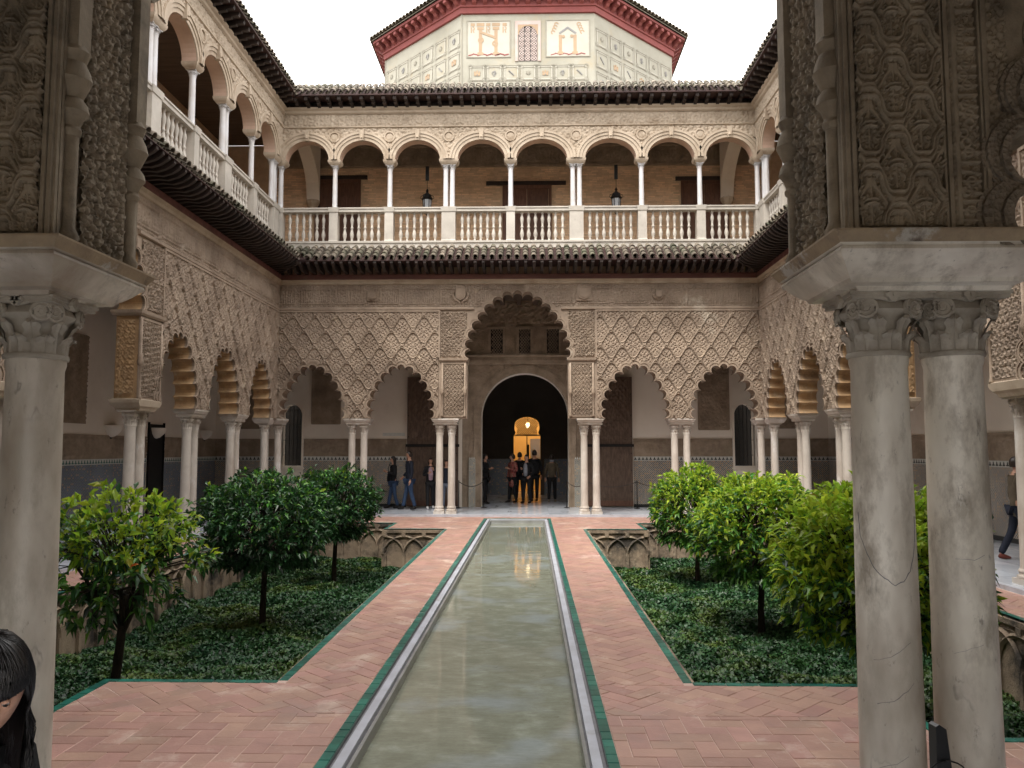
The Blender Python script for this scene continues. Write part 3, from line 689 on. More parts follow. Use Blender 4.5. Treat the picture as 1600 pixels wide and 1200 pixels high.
# --- lower arcades
FAR_PAIRS = [-4.78, -2.15, 2.15, 4.83]
a_far = arcade('tall stucco arcade facing the camera across the pool, with a wide lobed arch between four smaller ones', (0, FY, 0), 0,
    [('small', -6.12, .98), ('small', -3.47, 1), ('big', 0, 1), ('small', 3.47, 1), ('small', 6.08, .98)], (-7.66, 7.66), .46,
    FAR_PAIRS, [(-1.9, .37, 0), (1.9, .37, 0)], [(-7.2, -2.36), (2.36, 7.2)], mats=('stucco', 'stucco'))
for sx in (-1, 1):                                # corner clusters of three columns
    s = MB(); stack(s, [(2.655, -.36, .36, -.2, .2), (2.72, -.40, .40, -.24, .24), (2.76, -.42, .42, -.27, .27), (2.808, -.42, .42, -.27, .27)])
    o = s.obj('impost', ['marble'], a_far, loc=(sx * 7.38, .2, 0))
    for dx, dy in ((-.19, .2), (.19, .2)): column(a_far, sx * 7.38 + dx, dy)
    column(a_far, sx * 7.4, -.42)
    s = MB(); stack(s, [(2.655, -.2, .2, -.2, .2), (2.72, -.24, .24, -.24, .24), (2.76, -.26, .26, -.27, .05), (2.808, -.26, .26, -.27, .04)])
    s.obj('impost', ['marble'], a_far, loc=(sx * 7.42, -.42, 0))
    # sconced strip of wall that closes the corner of the side arcade
side_arches = [(22.32, .92), (19.68, .98), (17.05, .98)]
SP = [21.04, 18.37]
def side(sgn):
    f = (lambda y: y - YC) if sgn < 0 else (lambda y: YC - y)
    ar = [('small', f(y), w) for y, w in side_arches] + [('big', f(13.66), 1.13)] + [('small', f(y), .98) for y in (10.25, 7.60, 5.0)]
    ar.sort(key=lambda a: a[1])
    e = sorted((f(23.84), f(4.46)))
    pil = [(f(15.78), .46, 0), (f(11.54), .46, 0)]
    sb = [tuple(sorted((f(23.84), f(16.26)))), tuple(sorted((f(11.0), f(4.46))))]
    lab = ('receding stucco arcade on the left of the court, its nearest pillar painted ochre', 'receding stucco arcade on the right of the court, half hidden by the near columns')[sgn > 0]
    r = arcade(lab, (sgn * 7.2, YC, 0), -sgn * PI / 2, ar, e, .46, [f(y) for y in (21.04, 18.37, 8.9, 6.3)], pil, sb, step=.020)
    # the carved ochre jambs of the big arch, and the deep imposts under its pillars
    for y in (15.78, 11.54):
        uc = f(y); u0, u1 = uc - .46, uc + .46
        jam = u0 if abs(u0) < abs(u1) else u1; dr = -1 if jam == u0 else 1
        relief('carved_panel', r, .34, 1.42, .018, h_lozenge, .035, 'ochre', (jam, .06, 2.98), U=(0, 1, 0), Nrm=(dr, 0, 0))
        far = u1 if jam == u0 else u0
        s = MB(); stack(s, [(2.65, uc - .33, uc + .33, .0, .46), (2.70, uc - .35, uc + .35, -.02, .48), (2.74, uc - .42, uc + .42, -.05, .51), (2.80, uc - .47, uc + .47, -.06, .52), (2.86, uc - .48, uc + .48, -.07, .53), (2.88, uc - .45, uc + .45, -.02, .48)])
        s.obj('impost', ['stone_warm'], r)
        for q in (-1, 1): column(r, uc + q * .19, .23)
    return r
a_left = side(-1); a_right = side(1)

def shield(u, z, w, h, square=False):
    m = MB()
    if square: m.box(u - w * .62, u + w * .62, -.075, -.02, z - h * .6, z + h * .6)
    P = [(u - w / 2, z + h / 2), (u - w / 2, z - .1 * h), (u - w * .38, z - .34 * h), (u, z - h / 2), (u + w * .38, z - .34 * h), (u + w / 2, z - .1 * h), (u + w / 2, z + h / 2)]
    m.poly(P[::-1], -.12, -.02, 0, 0); m.poly([(u + (x - u) * .7, z + (q - z) * .7) for x, q in P[::-1]], -.14, -.11, 0, 0)
    for k in (-1, 0, 1): m.box(u + k * w * .3 - .04, u + k * w * .3 + .04, -.12, -.02, z + h * .52, z + h * (.66 if k else .74))
    if not square:
        for k in (-1, 1): m.tube([(u + k * w * .62, -.06, z + h * .2), (u + k * w * .8, -.07, z - h * .1), (u + k * w * .62, -.06, z - h * .4), (u + k * w * .25, -.05, z - h * .55), (u + k * w * .1, -.05, z - h * .75)], [.03, .045, .04, .04, .02], 6)
    m.obj('coat_of_arms', ['stucco'], a_far)
shield(-1.70, 6.52, .30, .36); shield(1.98, 6.52, .36, .34, True); shield(4.20, 6.5, .2, .22); shield(-4.35, 6.48, .26, .24, True)
# --- the near arcade the camera stands behind (its gallery face is seen)
a_near = arcade('dark carved arcade right in front of the camera, standing on thick veined marble columns', (0, NY, 0), PI,
    [('small', -6.25, .98), ('small', -3.56, 1.0), ('big', 0, 1.233), ('small', 3.56, 1.0), ('small', 6.25, .98)], (-7.66, 7.66), .80,
    [], [], [], with_relief=False, band_back=True, mats=('stucco_near', 'stucco_near'), cols=False)
for sx in (-1, 1):
    # local x is mirrored (rotation pi): world x = -local x, world y = NY - local y
    X = lambda x: -x * sx
    # column pair, impost and capitals
    for cx in (2.135, 2.50): column(a_near, X(cx), .40, KIT_NEAR, 2.36)
    s = MB()
    lv = [(2.655, 1.96, 2.68, .19, .61), (2.675, 1.95, 2.69, .18, .62), (2.68, 1.90, 2.70, .11, .69), (2.70, 1.89, 2.705, .10, .70), (2.715, 1.87, 2.71, .07, .73), (2.745, 1.84, 2.71, .03, .78),
          (2.785, 1.805, 2.715, -.01, .83), (2.79, 1.80, 2.72, -.02, .84), (2.80, 1.795, 2.82, -.025, .85), (2.815, 1.80, 2.83, -.02, .845), (2.818, 1.81, 2.70, -.02, .84), (2.828, 1.79, 2.68, -.04, .86), (2.875, 1.755, 2.63, -.07, .885), (2.885, 1.755, 2.62, -.07, .885), (2.888, 1.80, 2.60, -.02, .84), (2.896, 1.80, 2.60, -.02, .84)]
    stack(s, [(z, min(X(a), X(b)), max(X(a), X(b)), c, d) for z, a, b, c, d in lv])
    m = s.mesh('impost', ['marble_veined', 'slab_tan'])
    for p in m.polygons:
        zc = p.center.z
        if 2.83 < zc < 2.882 and abs(p.normal.z) < .9: p.material_index = 1
    link('impost', m, a_near)
    # natural cracks and veins standing on the shafts
    if sx > 0:
        for cx_, pts_, rad_ in ((2.135, [(1341, 800), (1343, 835), (1348, 862), (1354, 882), (1366, 897), (1380, 907), (1393, 902), (1405, 886), (1413, 862), (1418, 835), (1419, 790)], .0022),
                                (2.135, [(1350, 1022), (1370, 1014), (1390, 1000), (1405, 988)], .0010), (2.135, [(1352, 1084), (1372, 1077), (1392, 1062), (1408, 1046)], .0013), (2.135, [(1348, 1182), (1372, 1168), (1398, 1150)], .0010),
                                (2.50, [(1476, 868), (1500, 870), (1524, 858)], .0009), (2.50, [(1470, 1010), (1490, 1000), (1516, 990)], .0009)):
            q_ = []
            for px_, py_ in pts_:
                yy_ = 3.93; xw = .4 + (px_ - 830) / 1260 * yy_; zz = 1.9 - (py_ - 702) / 1260 * yy_; rr_ = .149 - .018 * max(0, (zz - .26) / 2.04) ** 1.3 + .0008
                an = math.asin(max(-.98, min(.98, (xw - cx_) / rr_))); q_.append((-(cx_ + rr_ * math.sin(an)), .40 + rr_ * math.cos(an), zz))
            fine_ = []
            for a_, b_ in zip(q_[:-1], q_[1:]):
                for t_ in (0, .34, .67):
                    p_ = [a_[k_] + (b_[k_] - a_[k_]) * t_ for k_ in range(3)]; p_[2] += random.uniform(-.004, .004)
                    rr_ = .1496 - .018 * max(0, (p_[2] - .26) / 2.04) ** 1.3; l_ = math.hypot(p_[0] + cx_, p_[1] - .40); p_[0] = -cx_ + (p_[0] + cx_) / l_ * rr_; p_[1] = .40 + (p_[1] - .40) / l_ * rr_; fine_.append(p_)
            m_ = MB(); m_.tube(fine_, [rad_ * random.uniform(.6, 1.2) for _ in fine_], 4); m_.obj('crack', ['coping_dark'], a_near)
    # pillar box, slightly proud of the wall on the gallery side
    x0, x1 = 1.85, 2.50
    Nf = (0, 1, 0)      # gallery side normal in local space
    def rp(name, xa, w, z, h, hf, amp, st, y=.80): relief(name, a_near, w, h, st, hf, amp, 'stucco_near', (X(xa), y, z), U=(-sx, 0, 0), Nrm=Nf, off=(.3 + (0 if sx > 0 else 4), .07))
    zt = 4.56
    rp('carved_panel', 1.895, .385, 2.91, 1.65, h_net_near, .042, .0031, .805)
    relief('inscription_band', a_near, .125, 1.65, .0034, lambda u, v: h_script(u, v, .125), .028, 'stucco_near', (X(2.325), .805, 2.91), U=(-sx, 0, 0), Nrm=Nf)
    rp('carved_panel', 2.505, .09, 2.91, 2.2, lambda u, v: h_fill(u, v, .05), .018, .006, .80)
    f = MB()
    for xa, w, y1 in ((1.85, .018, .815), (1.872, .018, .826), (2.284, .010, .828), (2.300, .018, .834), (2.456, .010, .83), (2.470, .016, .838), (2.490, .012, .822)):
        a, b = sorted((X(xa), X(xa + w))); f.box(a, b, .79, y1, 2.897, 4.6)
    f.obj('pillar_border', ['stucco_near'], a_near)
    # jamb of the big arch: scroll panel, two engaged colonnettes
    relief('scroll_panel', a_near, .42, 1.66, .0042, lambda u, v: h_scroll(u, v, .10), .034, 'stucco_near', (X(1.85), .18, 2.9), U=(0, 1, 0), Nrm=(sx, 0, 0), off=(0, .4))
    for yy, kz in ((.085, 3.28), (.675, 3.42)):
        s = MB(); cx = X(1.845)
        s.lathe([(.05, 2.9), (.055, 2.93), (.036, 2.97), (.036, kz), (.046, kz + .01), (.050, kz + .03), (.040, kz + .05), (.055, kz + .09), (.078, kz + .12), (.070, kz + .16), (.048, kz + .19), (.066, kz + .23), (.088, kz + .28), (.075, kz + .33), (.055, kz + .37), (.075, kz + .42), (.05, kz + .46)], 14, (cx, yy))
        s.box(cx - .05, cx + .05, yy - .055, yy + .055, kz + .44, 4.6)
        o = s.obj('engaged_colonnette', ['stucco_near'], a_near, smooth=True, angle=35)
    f = MB()
    for ya, w in ((.005, .02), (.15, .02), (.61, .02), (.745, .022), (.775, .02)):
        a, b = sorted((X(1.853), X(1.838))); f.box(a, b, ya, ya + w, 2.9, 4.6)
    f.obj('pillar_border', ['stucco_near'], a_near)
    s = MB(); lo, hi = sorted((X(1.80), X(2.55))); stack(s, [(4.5, lo, hi, -.02, .82), (4.55, lo, hi, -.08, .88), (4.6, lo, hi, -.1, .9)]); s.obj('pillar_moulding', ['stucco_near'], a_near)
    # carved reveals of the neighbouring arch lobes
# deep scroll relief on the lobes' reveals beside the pillar is carried by the archivolts
for x in (4.83, -4.83):
    for q in (-1, 1): column(a_near, x + q * .18, .4)
    s = MB(); stack(s, [(2.655, x - .35, x + .35, .15, .65), (2.72, x - .4, x + .4, .05, .75), (2.808, x - .42, x + .42, -.02, .82)]); s.obj('impost', ['marble'], a_near)

# ------------------------------------------------------------------ eaves
def tile_mesh(r0, r1, L, flip=False, n=7):
    mb = MB(); th = .016; vs = []
    for y, r in ((0, r0), (L, r1)):
        for rr in (r, r - th):
            for i in range(n):
                a = PI * i / (n - 1); vs.append((rr * math.cos(a), y, rr * math.sin(a) * (-1 if flip else 1)))
    fs = []
    for i in range(n - 1): fs += [(i, i + 1, 2 * n + i + 1, 2 * n + i), (n + i + 1, n + i, 3 * n + i, 3 * n + i + 1), (i + 1, i, n + i, n + i + 1), (2 * n + i, 2 * n + i + 1, 3 * n + i + 1, 3 * n + i)]
    fs += [(0, n, 3 * n, 2 * n), (n - 1, 3 * n - 1, 4 * n - 1, 2 * n - 1)]
    if flip: fs = [f[::-1] for f in fs]
    mb.add(vs, fs); return mb.mesh('roof_tile', ['roof_tile'], smooth=True, angle=50)
def eave(label, org, rz, u0, u1, lim, proj, zed, ztop, sp, bsp, brk, r0, rows, rowL, zb0, beam, lower, grp):
    """lim(u) = how far the eave may reach out at u (mitred corners)"""
    root = thing('tiled_eave', label, 'eave', org, rz, grp)
    sl = math.atan2(ztop - zed, proj); L = rowL
    tm = tile_mesh(r0, r0 * .8, L * 1.18); n = int((u1 - u0) / sp)
    pan = MB(); pv = tile_mesh(r0 * 1.05, r0 * .9, L * 1.18, True)
    pvv = [v.co.copy() for v in pv.vertices]; pvf = [tuple(p.vertices) for p in pv.polygons]
    cnt = 0
    for j in range(rows):
        d = proj + .03 - j * L * math.cos(sl); z = zed + .055 + (j * L * math.sin(sl))
        for i in range(n + 1):
            u = u0 + (i + .5) * (u1 - u0) / (n + 1)
            if lim(u) < d - .05: continue
            jit = random.uniform(-.012, .012)
            if cnt < 296:
                link('roof_tile', tm, root, (u + random.uniform(-.008, .008), -d + jit, z + random.uniform(-.006, .008)), rot=(sl - .05, 0, random.uniform(-.03, .03))); cnt += 1
            uu = u + (u1 - u0) / (n + 1) / 2
            if lim(uu) >= d - .05:
                mt = Matrix.Translation((uu, -d + .03, z - .005)) @ Matrix.Rotation(sl - .05, 4, 'X')
                pan.add([tuple(mt @ v) for v in pvv], pvf, 0, random.random())
    pan.obj('pan_tile', ['roof_tile'], root, smooth=True, angle=50, kind='stuff')
    # deck under the tiles and soffit board
    dk = MB(); vs = []; K = 40
    for i in range(K + 1):
        u = u0 + (u1 - u0) * i / K; l = min(proj, max(lim(u), 0)); k = l / proj
        vs += [(u, -l, zed + (1 - k) * (ztop - zed) - .012), (u, 0, ztop - .012), (u, -l, zb0), (u, 0, zb0)]
    fs = []
    for i in range(K):
        a, b = 4 * i, 4 * i + 4; fs += [(a, b, b + 1, a + 1), (a + 2, a + 3, b + 3, b + 2), (a, a + 2, b + 2, b)]
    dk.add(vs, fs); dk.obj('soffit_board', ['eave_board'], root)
    m = MB(); y0, y1, za, zb = beam
    m.box(u0, u1, -y0, -y1, za, zb); m.obj('beam', ['red_beam' if lower else 'dark_wood'], root)
    # brackets
    bm_ = MB(); w = brk['w'] / 2
    pr = brk['prof']
    q = [(y, z) for y, z in pr]; bm_.poly(q, -w, w, 0, 0, P=lambda u, y, z: (y, -u, z))
    bme = bm_.mesh('bracket', ['dark_wood'])
    nb = int((u1 - u0) / bsp)
    for i in range(nb + 1):
        u = u0 + (i + .5) * (u1 - u0) / (nb + 1); l = lim(u)
        k = min(1, l / proj)
        if k < .12: continue
        link('bracket', bme, root, (u + random.uniform(-.006, .006), 0, 0), scale=(1, k, 1))
    return root
lowprof = [(.0, 7.13), (.30, 7.16), (.52, 7.14), (.70, 7.19), (.80, 7.25), (.86, 7.30), (.86, 7.36), (0, 7.36)]
upprof = [(.0, 12.26), (.16, 12.27), (.20, 12.32), (.34, 12.33), (.36, 12.37), (.52, 12.38), (.54, 12.47), (0, 12.47)]
LOWER = dict(proj=.88, zed=7.39, ztop=7.93, sp=.245, bsp=.245, brk=dict(w=.085, prof=lowprof), r0=.088, rows=4, rowL=.27, zb0=7.362, beam=(.10, .001, 6.972, 7.13), lower=True, grp='tiled eaves under the gallery')
UPPER = dict(proj=.60, zed=12.52, ztop=12.98, sp=.20, bsp=.34, brk=dict(w=.10, prof=upprof), r0=.082, rows=3, rowL=.26, zb0=12.475, beam=(.06, .001, 12.30, 12.47), lower=False, grp='tiled eaves under the sky')
eave('mossy tiled eave on close dark brackets below the balustrade that faces the camera', (0, FY, 0), 0, -7.2, 7.2, lambda u: 7.2 - abs(u), **LOWER)
eave('dark underside of the lower tiled eave running along the left wing', (-7.2, YC, 0), PI / 2, NY - YC, FY - YC, lambda u: min(FY - YC - u, u - NY + YC), **LOWER)
eave('dark underside of the lower tiled eave running along the right wing', (7.2, YC, 0), -PI / 2, YC - FY, YC - NY, lambda u: min(u + FY - YC, YC - NY - u), **LOWER)
eave('long scalloped roof edge of dark brackets and tiles in front of the painted tower', (0, FY, 0), 0, -7.2, 7.2, lambda u: 7.2 - abs(u), **UPPER)
eave('roof edge against the white sky above the left upper gallery', (-7.2, YC, 0), PI / 2, NY - YC, FY - YC, lambda u: min(FY - YC - u, u - NY + YC), **UPPER)
eave('roof edge against the white sky above the right upper gallery', (7.2, YC, 0), -PI / 2, YC - FY, YC - NY, lambda u: min(u + FY - YC, YC - NY - u), **UPPER)
# roofs rising behind the eaves
rf = MB()
zi, zo, o1, o2 = 12.966, 14.3, 7.2, 11.4
def ring(o, z, yn, yf): return [(-o, yn, z), (o, yn, z), (o, yf, z), (-o, yf, z)]
A_, B_ = ring(o1, zi, NY, FY), ring(10.6, zo, NY - 3.4, FY + 3.4)
rf.add(A_ + B_, [(3, 2, 6, 7), (0, 3, 7, 4), (2, 1, 5, 6), (1, 0, 4, 5)])
rt = rf.obj('roof', ['roof_tile'], label='low tiled roof slopes over the galleries, their ridge showing beside the tower', cat='roof')
rd = MB()
for i in range(int(21 / .3)):
    x = -10.5 + i * .3
    rd.lathe([(.12, 0), (.10, .3)], 8, (0, 0), 0, random.random(), a0=0, a1=PI)
    k = 18; 
    for j in range(len(rd.v) - k, len(rd.v)):
        a = rd.v[j]; rd.v[j] = (x + a[2], FY + 3.4 + a[0], zo + a[1] - .02)
rd.obj('ridge_tile', ['roof_tile'], rt, kind='stuff')
for i in range(9):
    q = MB(); x = 3.6 + i * .46; q.box(x, x + .45, FY + .72, FY + .98, 13.2, 13.3); q.obj('glazed_tile', ['green_tile' if i % 2 == 0 else 'tile_white'], rt)

# ------------------------------------------------------------------ upper galleries
ZR = 9.22; ZSPR = 10.70; UT = 12.12
bal = MB(); P_ = [(.045, 8.17), (.045, 8.21), (.030, 8.23), (.030, 8.27), (.052, 8.36), (.056, 8.42), (.036, 8.52), (.026, 8.58), (.040, 8.60), (.040, 8.64), (.026, 8.66), (.034, 8.74), (.050, 8.84), (.050, 8.88), (.028, 8.98), (.028, 9.02), (.044, 9.04), (.044, 9.075)]
P_ = [(a * 1.12, b) for a, b in P_]; bal.lathe(P_, 10); BAL = bal.mesh('baluster', ['balustrade_stone'], smooth=True, angle=50)
def upper(sgn, label, blabel, org, rz, u0, u1, cols):
    """cols: (u, 1|2) -> single or twin columns"""
    th = .34
    root = thing('gallery_arcade', label, 'arcade', org, rz, 'upper gallery arcades')
    hwc = {1: .17, 2: .27}
    pts = [(u0, ZSPR)]; soff = []; gaps = []
    if cols[0][0] - hwc[cols[0][1]] > u0 + .05:
        gaps.append((u0, cols[0][0] - hwc[cols[0][1]]))
    for (a, ka), (b, kb) in zip(cols[:-1], cols[1:]): gaps.append((a + hwc[ka], b - hwc[kb]))
    mb = MB(); arcs = []
    for a, b in gaps:
        c = (a + b) / 2; hw = (b - a) / 2; hh = .60 if hw < 1 else .66
        arc = [(c - hw * math.cos(PI * i / 20), ZSPR + hh * math.sin(PI * i / 20)) for i in range(21)]
        arcs.append((c, hw, hh, arc)); k = len(pts)
        if arc[0][0] <= pts[-1][0] + 1e-4: pts = pts[:-1]
        pts += arc
    pts2 = pts + [(u1, ZSPR), (u1, UT), (u0, UT)]
    mb.poly(pts2, 0, th, 0, lambda i: 1 if i < len(pts) - 1 else 0)
    mb.obj('wall', ['stone_warm', 'plaster_pink'], root)
    for c, hw, hh, arc in arcs:
        m = MB()
        def off(d): return [(c - (hw + d) * math.cos(PI * i / 20), ZSPR + (hh + d) * math.sin(PI * i / 20)) for i in range(21)]
        for d0, d1, y in ((0, .10, -.03), (.10, .19, -.055), (.19, .26, -.08)):
            p, q = off(d0), off(d1)
            vs = [(x, y, z) for x, z in p] + [(x, y, z) for x, z in q] + [(x, .001, z) for x, z in q] + [(x, .001, z) for x, z in p]
            fs = []
            for i in range(20): fs += [(i, i + 1, 22 + i, 21 + i), (21 + i, 22 + i, 43 + i, 42 + i), (63 + i, 64 + i, i + 1, i)]
            m.add(vs, fs)
        m.obj('archivolt', ['stone_warm'], root)
        k = MB(); k.poly([(c - .05, ZSPR + hh - .03), (c + .05, ZSPR + hh - .03), (c + .075, ZSPR + hh + .30), (c - .075, ZSPR + hh + .30)], -.12, .02, 0, 0)
        k.lathe([(.001, 0), (.05, .02), (.03, .12)], 8, (c, -.11)); 
        for j in range(len(k.v) - 24, len(k.v)): k.v[j] = (k.v[j][0], k.v[j][1], k.v[j][2] + ZSPR + hh + .02)
        k.obj('keystone', ['stone_warm'], root)
    # spandrels: roundels on leafy relief
    masks = []
    for c, hw, hh, arc in arcs: masks.append([(c - (hw + .2) * math.cos(PI * i / 20), ZSPR + (hh + .2) * math.sin(PI * i / 20)) for i in range(21)] + [(c + hw + .2, 0), (c - hw - .2, 0)])
    relief('spandrel_relief', root, u1 - u0, 11.68 - ZSPR, .026, lambda u, v: h_scroll(u, v, .2, 5), .045, 'stone_warm', (u0, 0, ZSPR), keep=lambda U, V: np.logical_and.reduce([~in_poly(U + u0, V + ZSPR, mk) for mk in masks]))
    for u, k in cols[1:-1]:
        m = MB(); n = 20; 
        for r0, r1, y0, y1 in ((.001, .07, -.05, -.05), (.07, .12, -.05, -.03), (.12, .13, -.03, -.07), (.13, .17, -.07, -.065), (.17, .175, -.065, 0)):
            vs = [(u + r * math.cos(2 * PI * i / n), y, 11.40 + r * math.sin(2 * PI * i / n)) for r, y in ((r0, y0), (r1, y1)) for i in range(n)]
            m.add(vs, [(i, (i + 1) % n, n + (i + 1) % n, n + i) for i in range(n)])
        m.obj('roundel', ['stone_warm'], root)
    relief('frieze', root, u1 - u0, .36, .026, lambda u, v: np.maximum(h_scroll(u, v, .16, 2), ss(.09 - np.abs(np.hypot(np.mod(u, 1.2) - .6, v - .18) - .09), .06, .08)), .045, 'stone_warm', (u0, 0, 11.745))
    f = MB(); stack(f, [(11.68, u0, u1, -.03, .001), (11.70, u0, u1, -.07, .001), (11.73, u0, u1, -.07, .001), (11.745, u0, u1, -.03, .001)])
    stack(f, [(UT - .01, u0, u1, -.04, .2), (UT + .03, u0, u1, -.09, .2), (UT + .09, u0, u1, -.10, .2), (UT + .13, u0, u1, -.15, .2), (UT + .18, u0, u1, -.17, .2)])
    f.obj('cornice', ['stone_warm'], root)
    yc = .15
    for u, k in cols:
        h = hwc[k]
        s = MB(); stack(s, [(10.54, u - h + .05, u + h - .05, yc - .10, yc + .10), (10.57, u - h + .03, u + h - .03, yc - .13, yc + .13), (10.60, u - h, u + h, yc - .15, yc + .17), (10.64, u - h - .02, u + h + .02, yc - .17, yc + .19), (10.70, u - h - .03, u + h + .03, yc - .18, yc + .20)])
        s.obj('impost', ['stone_warm'], root)
        for q in ((0,) if k == 1 else (-.10, .10)): column(root, u + q, yc, KIT_UP, 10.41, base=False)
    # balustrade
    br = thing('balustrade', blabel, 'balustrade', org, rz, 'pale stone balustrades of the upper gallery')
    s = MB(); stack(s, [(7.95, u0, u1, -.02, .32), (8.10, u0, u1, -.02, .32), (8.11, u0, u1, -.05, .34), (8.17, u0, u1, -.05, .34)]); s.obj('plinth', ['balustrade_stone'], br)
    s = MB(); stack(s, [(9.075, u0, u1, .06, .24), (9.09, u0, u1, .02, .28), (9.16, u0, u1, .02, .28), (9.18, u0, u1, -.005, .305), (9.218, u0, u1, -.005, .305)]); s.obj('handrail', ['balustrade_stone'], br)
    for u, k in cols:
        h = .13 if k == 1 else .21
        s = MB(); stack(s, [(8.171, u - h - .01, u + h + .01, -.02, .32), (8.22, u - h, u + h, .0, .30), (9.06, u - h, u + h, 0, .30), (9.08, u - h - .02, u + h + .02, -.02, .32), (9.222, u - h - .03, u + h + .03, -.035, .335)]); s.obj('post', ['balustrade_stone'], br)
    sp = [(u0, 0)] + [(u, .13 if k == 1 else .21) for u, k in cols] + [(u1, 0)]
    for (a, ha), (b, hb) in zip(sp[:-1], sp[1:]):
        w = (b - hb) - (a + ha)
        if w < .3: continue
        n = max(1, round(w / .205) - 1)
        for i in range(n + 1 if a in (u0,) else n):
            x = a + ha + w * (i + 1) / (n + 1)
            if x < b - hb - .05: link('baluster', BAL, br, (x + random.uniform(-.01, .01), .15, 0), rz=random.random())
    return root
far_cols = [(-7.36, 2), (-5.59, 1), (-3.9, 1), (-2.09, 2), (-.21, 1), (1.78, 2), (3.76, 1), (5.52, 1), (7.36, 2)]
ug_f = upper(0, 'upper gallery of round arches on slim white columns, facing the camera over the pool', 'pale stone balustrade facing the camera, lanterns hanging behind it', (0, FY, 0), 0, -7.2 - .001, 7.2 + .001, far_cols)
sy = [23.45, 21.62, 19.62, 17.70, 15.72, 13.75, 11.75, 9.8, 7.8, 5.9]
ks = [2, 1, 2, 1, 2, 1, 2, 1, 2, 1]
upper(-1, 'upper gallery of round arches climbing away on the left wing', 'pale stone balustrade of the left wing, seen steeply from below', (-7.2, YC, 0), PI / 2, NY - YC, FY - YC, [(y - YC, k) for y, k in zip(sy, ks)][::-1])
upper(1, 'upper gallery of round arches on the right wing, glimpsed beside the dark pillar', 'pale stone balustrade of the right wing, mostly behind the dark pillar', (7.2, YC, 0), -PI / 2, YC - FY, YC - NY, [(YC - y, k) for y, k in zip(sy, ks)])
# pale diagonal arches that cross the gallery corners
for sx in (-1, 1):
    m = MB(); P0 = Vector((sx * 7.15, FY + .35)); P1 = Vector((sx * 7.0, FY + 2.85)); n = 18
    inn = []; out = []
    for i in range(n + 1):
        t = i / n; a = PI / 2 * t; inn.append((t, 11.75 - 2.05 * (1 - math.cos(a)) if False else 10.3 + 1.8 * math.sqrt(max(0, 1 - t ** 2.2)))); out.append((t, 12.3))
    vs = []
    d = (P1 - P0).normalized(); nn = Vector((-d.y, d.x)) * .22
    for t, z in inn:
        for s_ in (-1, 1):
            p = P0.lerp(P1, t) + nn * s_; vs += [(p.x, p.y, z), (p.x, p.y, 12.32)]
    fs = []
    for i in range(n):
        a, b = 4 * i, 4 * i + 4; fs += [(a, b, b + 1, a + 1), (a + 2, a + 3, b + 3, b + 2), (a, a + 2, b + 2, b)]
    m.add(vs, fs); m.obj('diagonal_arch', ['plaster_white'], None, label='pale half arch bridging the %s corner of the upper gallery' % ('left' if sx < 0 else 'right'), cat='arch', group='half arches in the upper gallery corners')
    k = MB(); k.lathe([(.03, 9.78), (.05, 9.82), (.03, 9.86), (.12, 9.98), (.14, 10.02), (.10, 10.05), (.22, 10.22), (.24, 10.32)], 8, (P1.x, P1.y - .02)); o = [x for x in COL.objects if x.name.startswith('diagonal_arch')][-1 if sx > 0 else 0]
    k.obj('corbel', ['stone_warm'], o)

# ------------------------------------------------------------------ gallery walls, ceilings, rooms
BY = 26.9; BX = 10.2; NB = -1.3
def merlons(parent, u0, u1, z, y=-.03, ma='tile_white', mb_='tile_black', P=None):
    m = MB(); m.box(u0, u1, y, 0, z, z + .13); m.obj('tile_band', [ma], parent)
    t = MB(); n = int((u1 - u0) / .125)
    for i in range(n):
        x = u0 + (i + .5) * (u1 - u0) / n
        t.poly([(x - .045, z + .02), (x + .045, z + .02), (x + .045, z + .05), (x + .02, z + .05), (x + .02, z + .08), (x, z + .115), (x - .02, z + .08), (x - .02, z + .05), (x - .045, z + .05)], y - .003, y + .001, 0, 0, back=False)
    t.obj('merlon_tile', [mb_], parent, kind='stuff')
def dado(parent, u0, u1, dm='tile_mosaic', mb_='tile_black', fr=True):
    m = MB(); m.box(u0, u1, -.022, 0, 0.10, 1.53); m.obj('tile_dado', [dm], parent)
    m = MB(); m.box(u0, u1, -.03, 0, 0, .10); m.obj('skirting', ['tile_black'], parent)
    merlons(parent, u0, u1, 1.532, mb_=mb_)
    if fr:
        relief('stucco_frieze', parent, u1 - u0, .52, .035, lambda u, v: h_cartouche(u, v, .52), .025, 'stucco_inside', (u0, -.015, 1.69))
        f = MB(); f.box(u0, u1, -.03, 0, 1.662, 1.69); f.box(u0, u1, -.035, 0, 2.21, 2.25); f.obj('frieze_border', ['stucco_inside'], parent)

pw = thing('palace_wall', 'rear wall of the gallery behind the pool, with the dark round-arched portal', 'wall', (0, BY, 0), 0)
m = MB()
PC, PR = .19, 1.45                                  # portal centre and radius
arc = [(PC - PR * math.cos(PI * i / 28), 2.99 + PR * math.sin(PI * i / 28)) for i in range(29)]
m.poly([(-1.9, 0), (PC - PR, 0)] + arc + [(PC + PR, 0), (2.3, 0), (2.3, 6.9), (-1.9, 6.9)], 0, .6, 0, 1)
for a, b, w0, w1 in ((-BX, -1.9, -7.95, -7.28), (2.3, BX, 7.12, 7.78)):
    m.box(a, w0, 0, .35, 0, 6.9, 1); m.box(w1, b, 0, .35, 0, 6.9, 1); m.box(w0, w1, 0, .35, 0, 1.35, 1)
    c = (w0 + w1) / 2; h = (w1 - w0) / 2
    m.poly([(w0, 3.0)] + [(c - h * math.cos(PI * i / 12), 3.0 + h * 1.2 * math.sin(PI * i / 12)) for i in range(1, 12)] + [(w1, 3.0), (w1, 6.9), (w0, 6.9)], 0, .35, 1, 1)
m.obj('wall', ['stucco_inside', 'plaster_white'], pw)
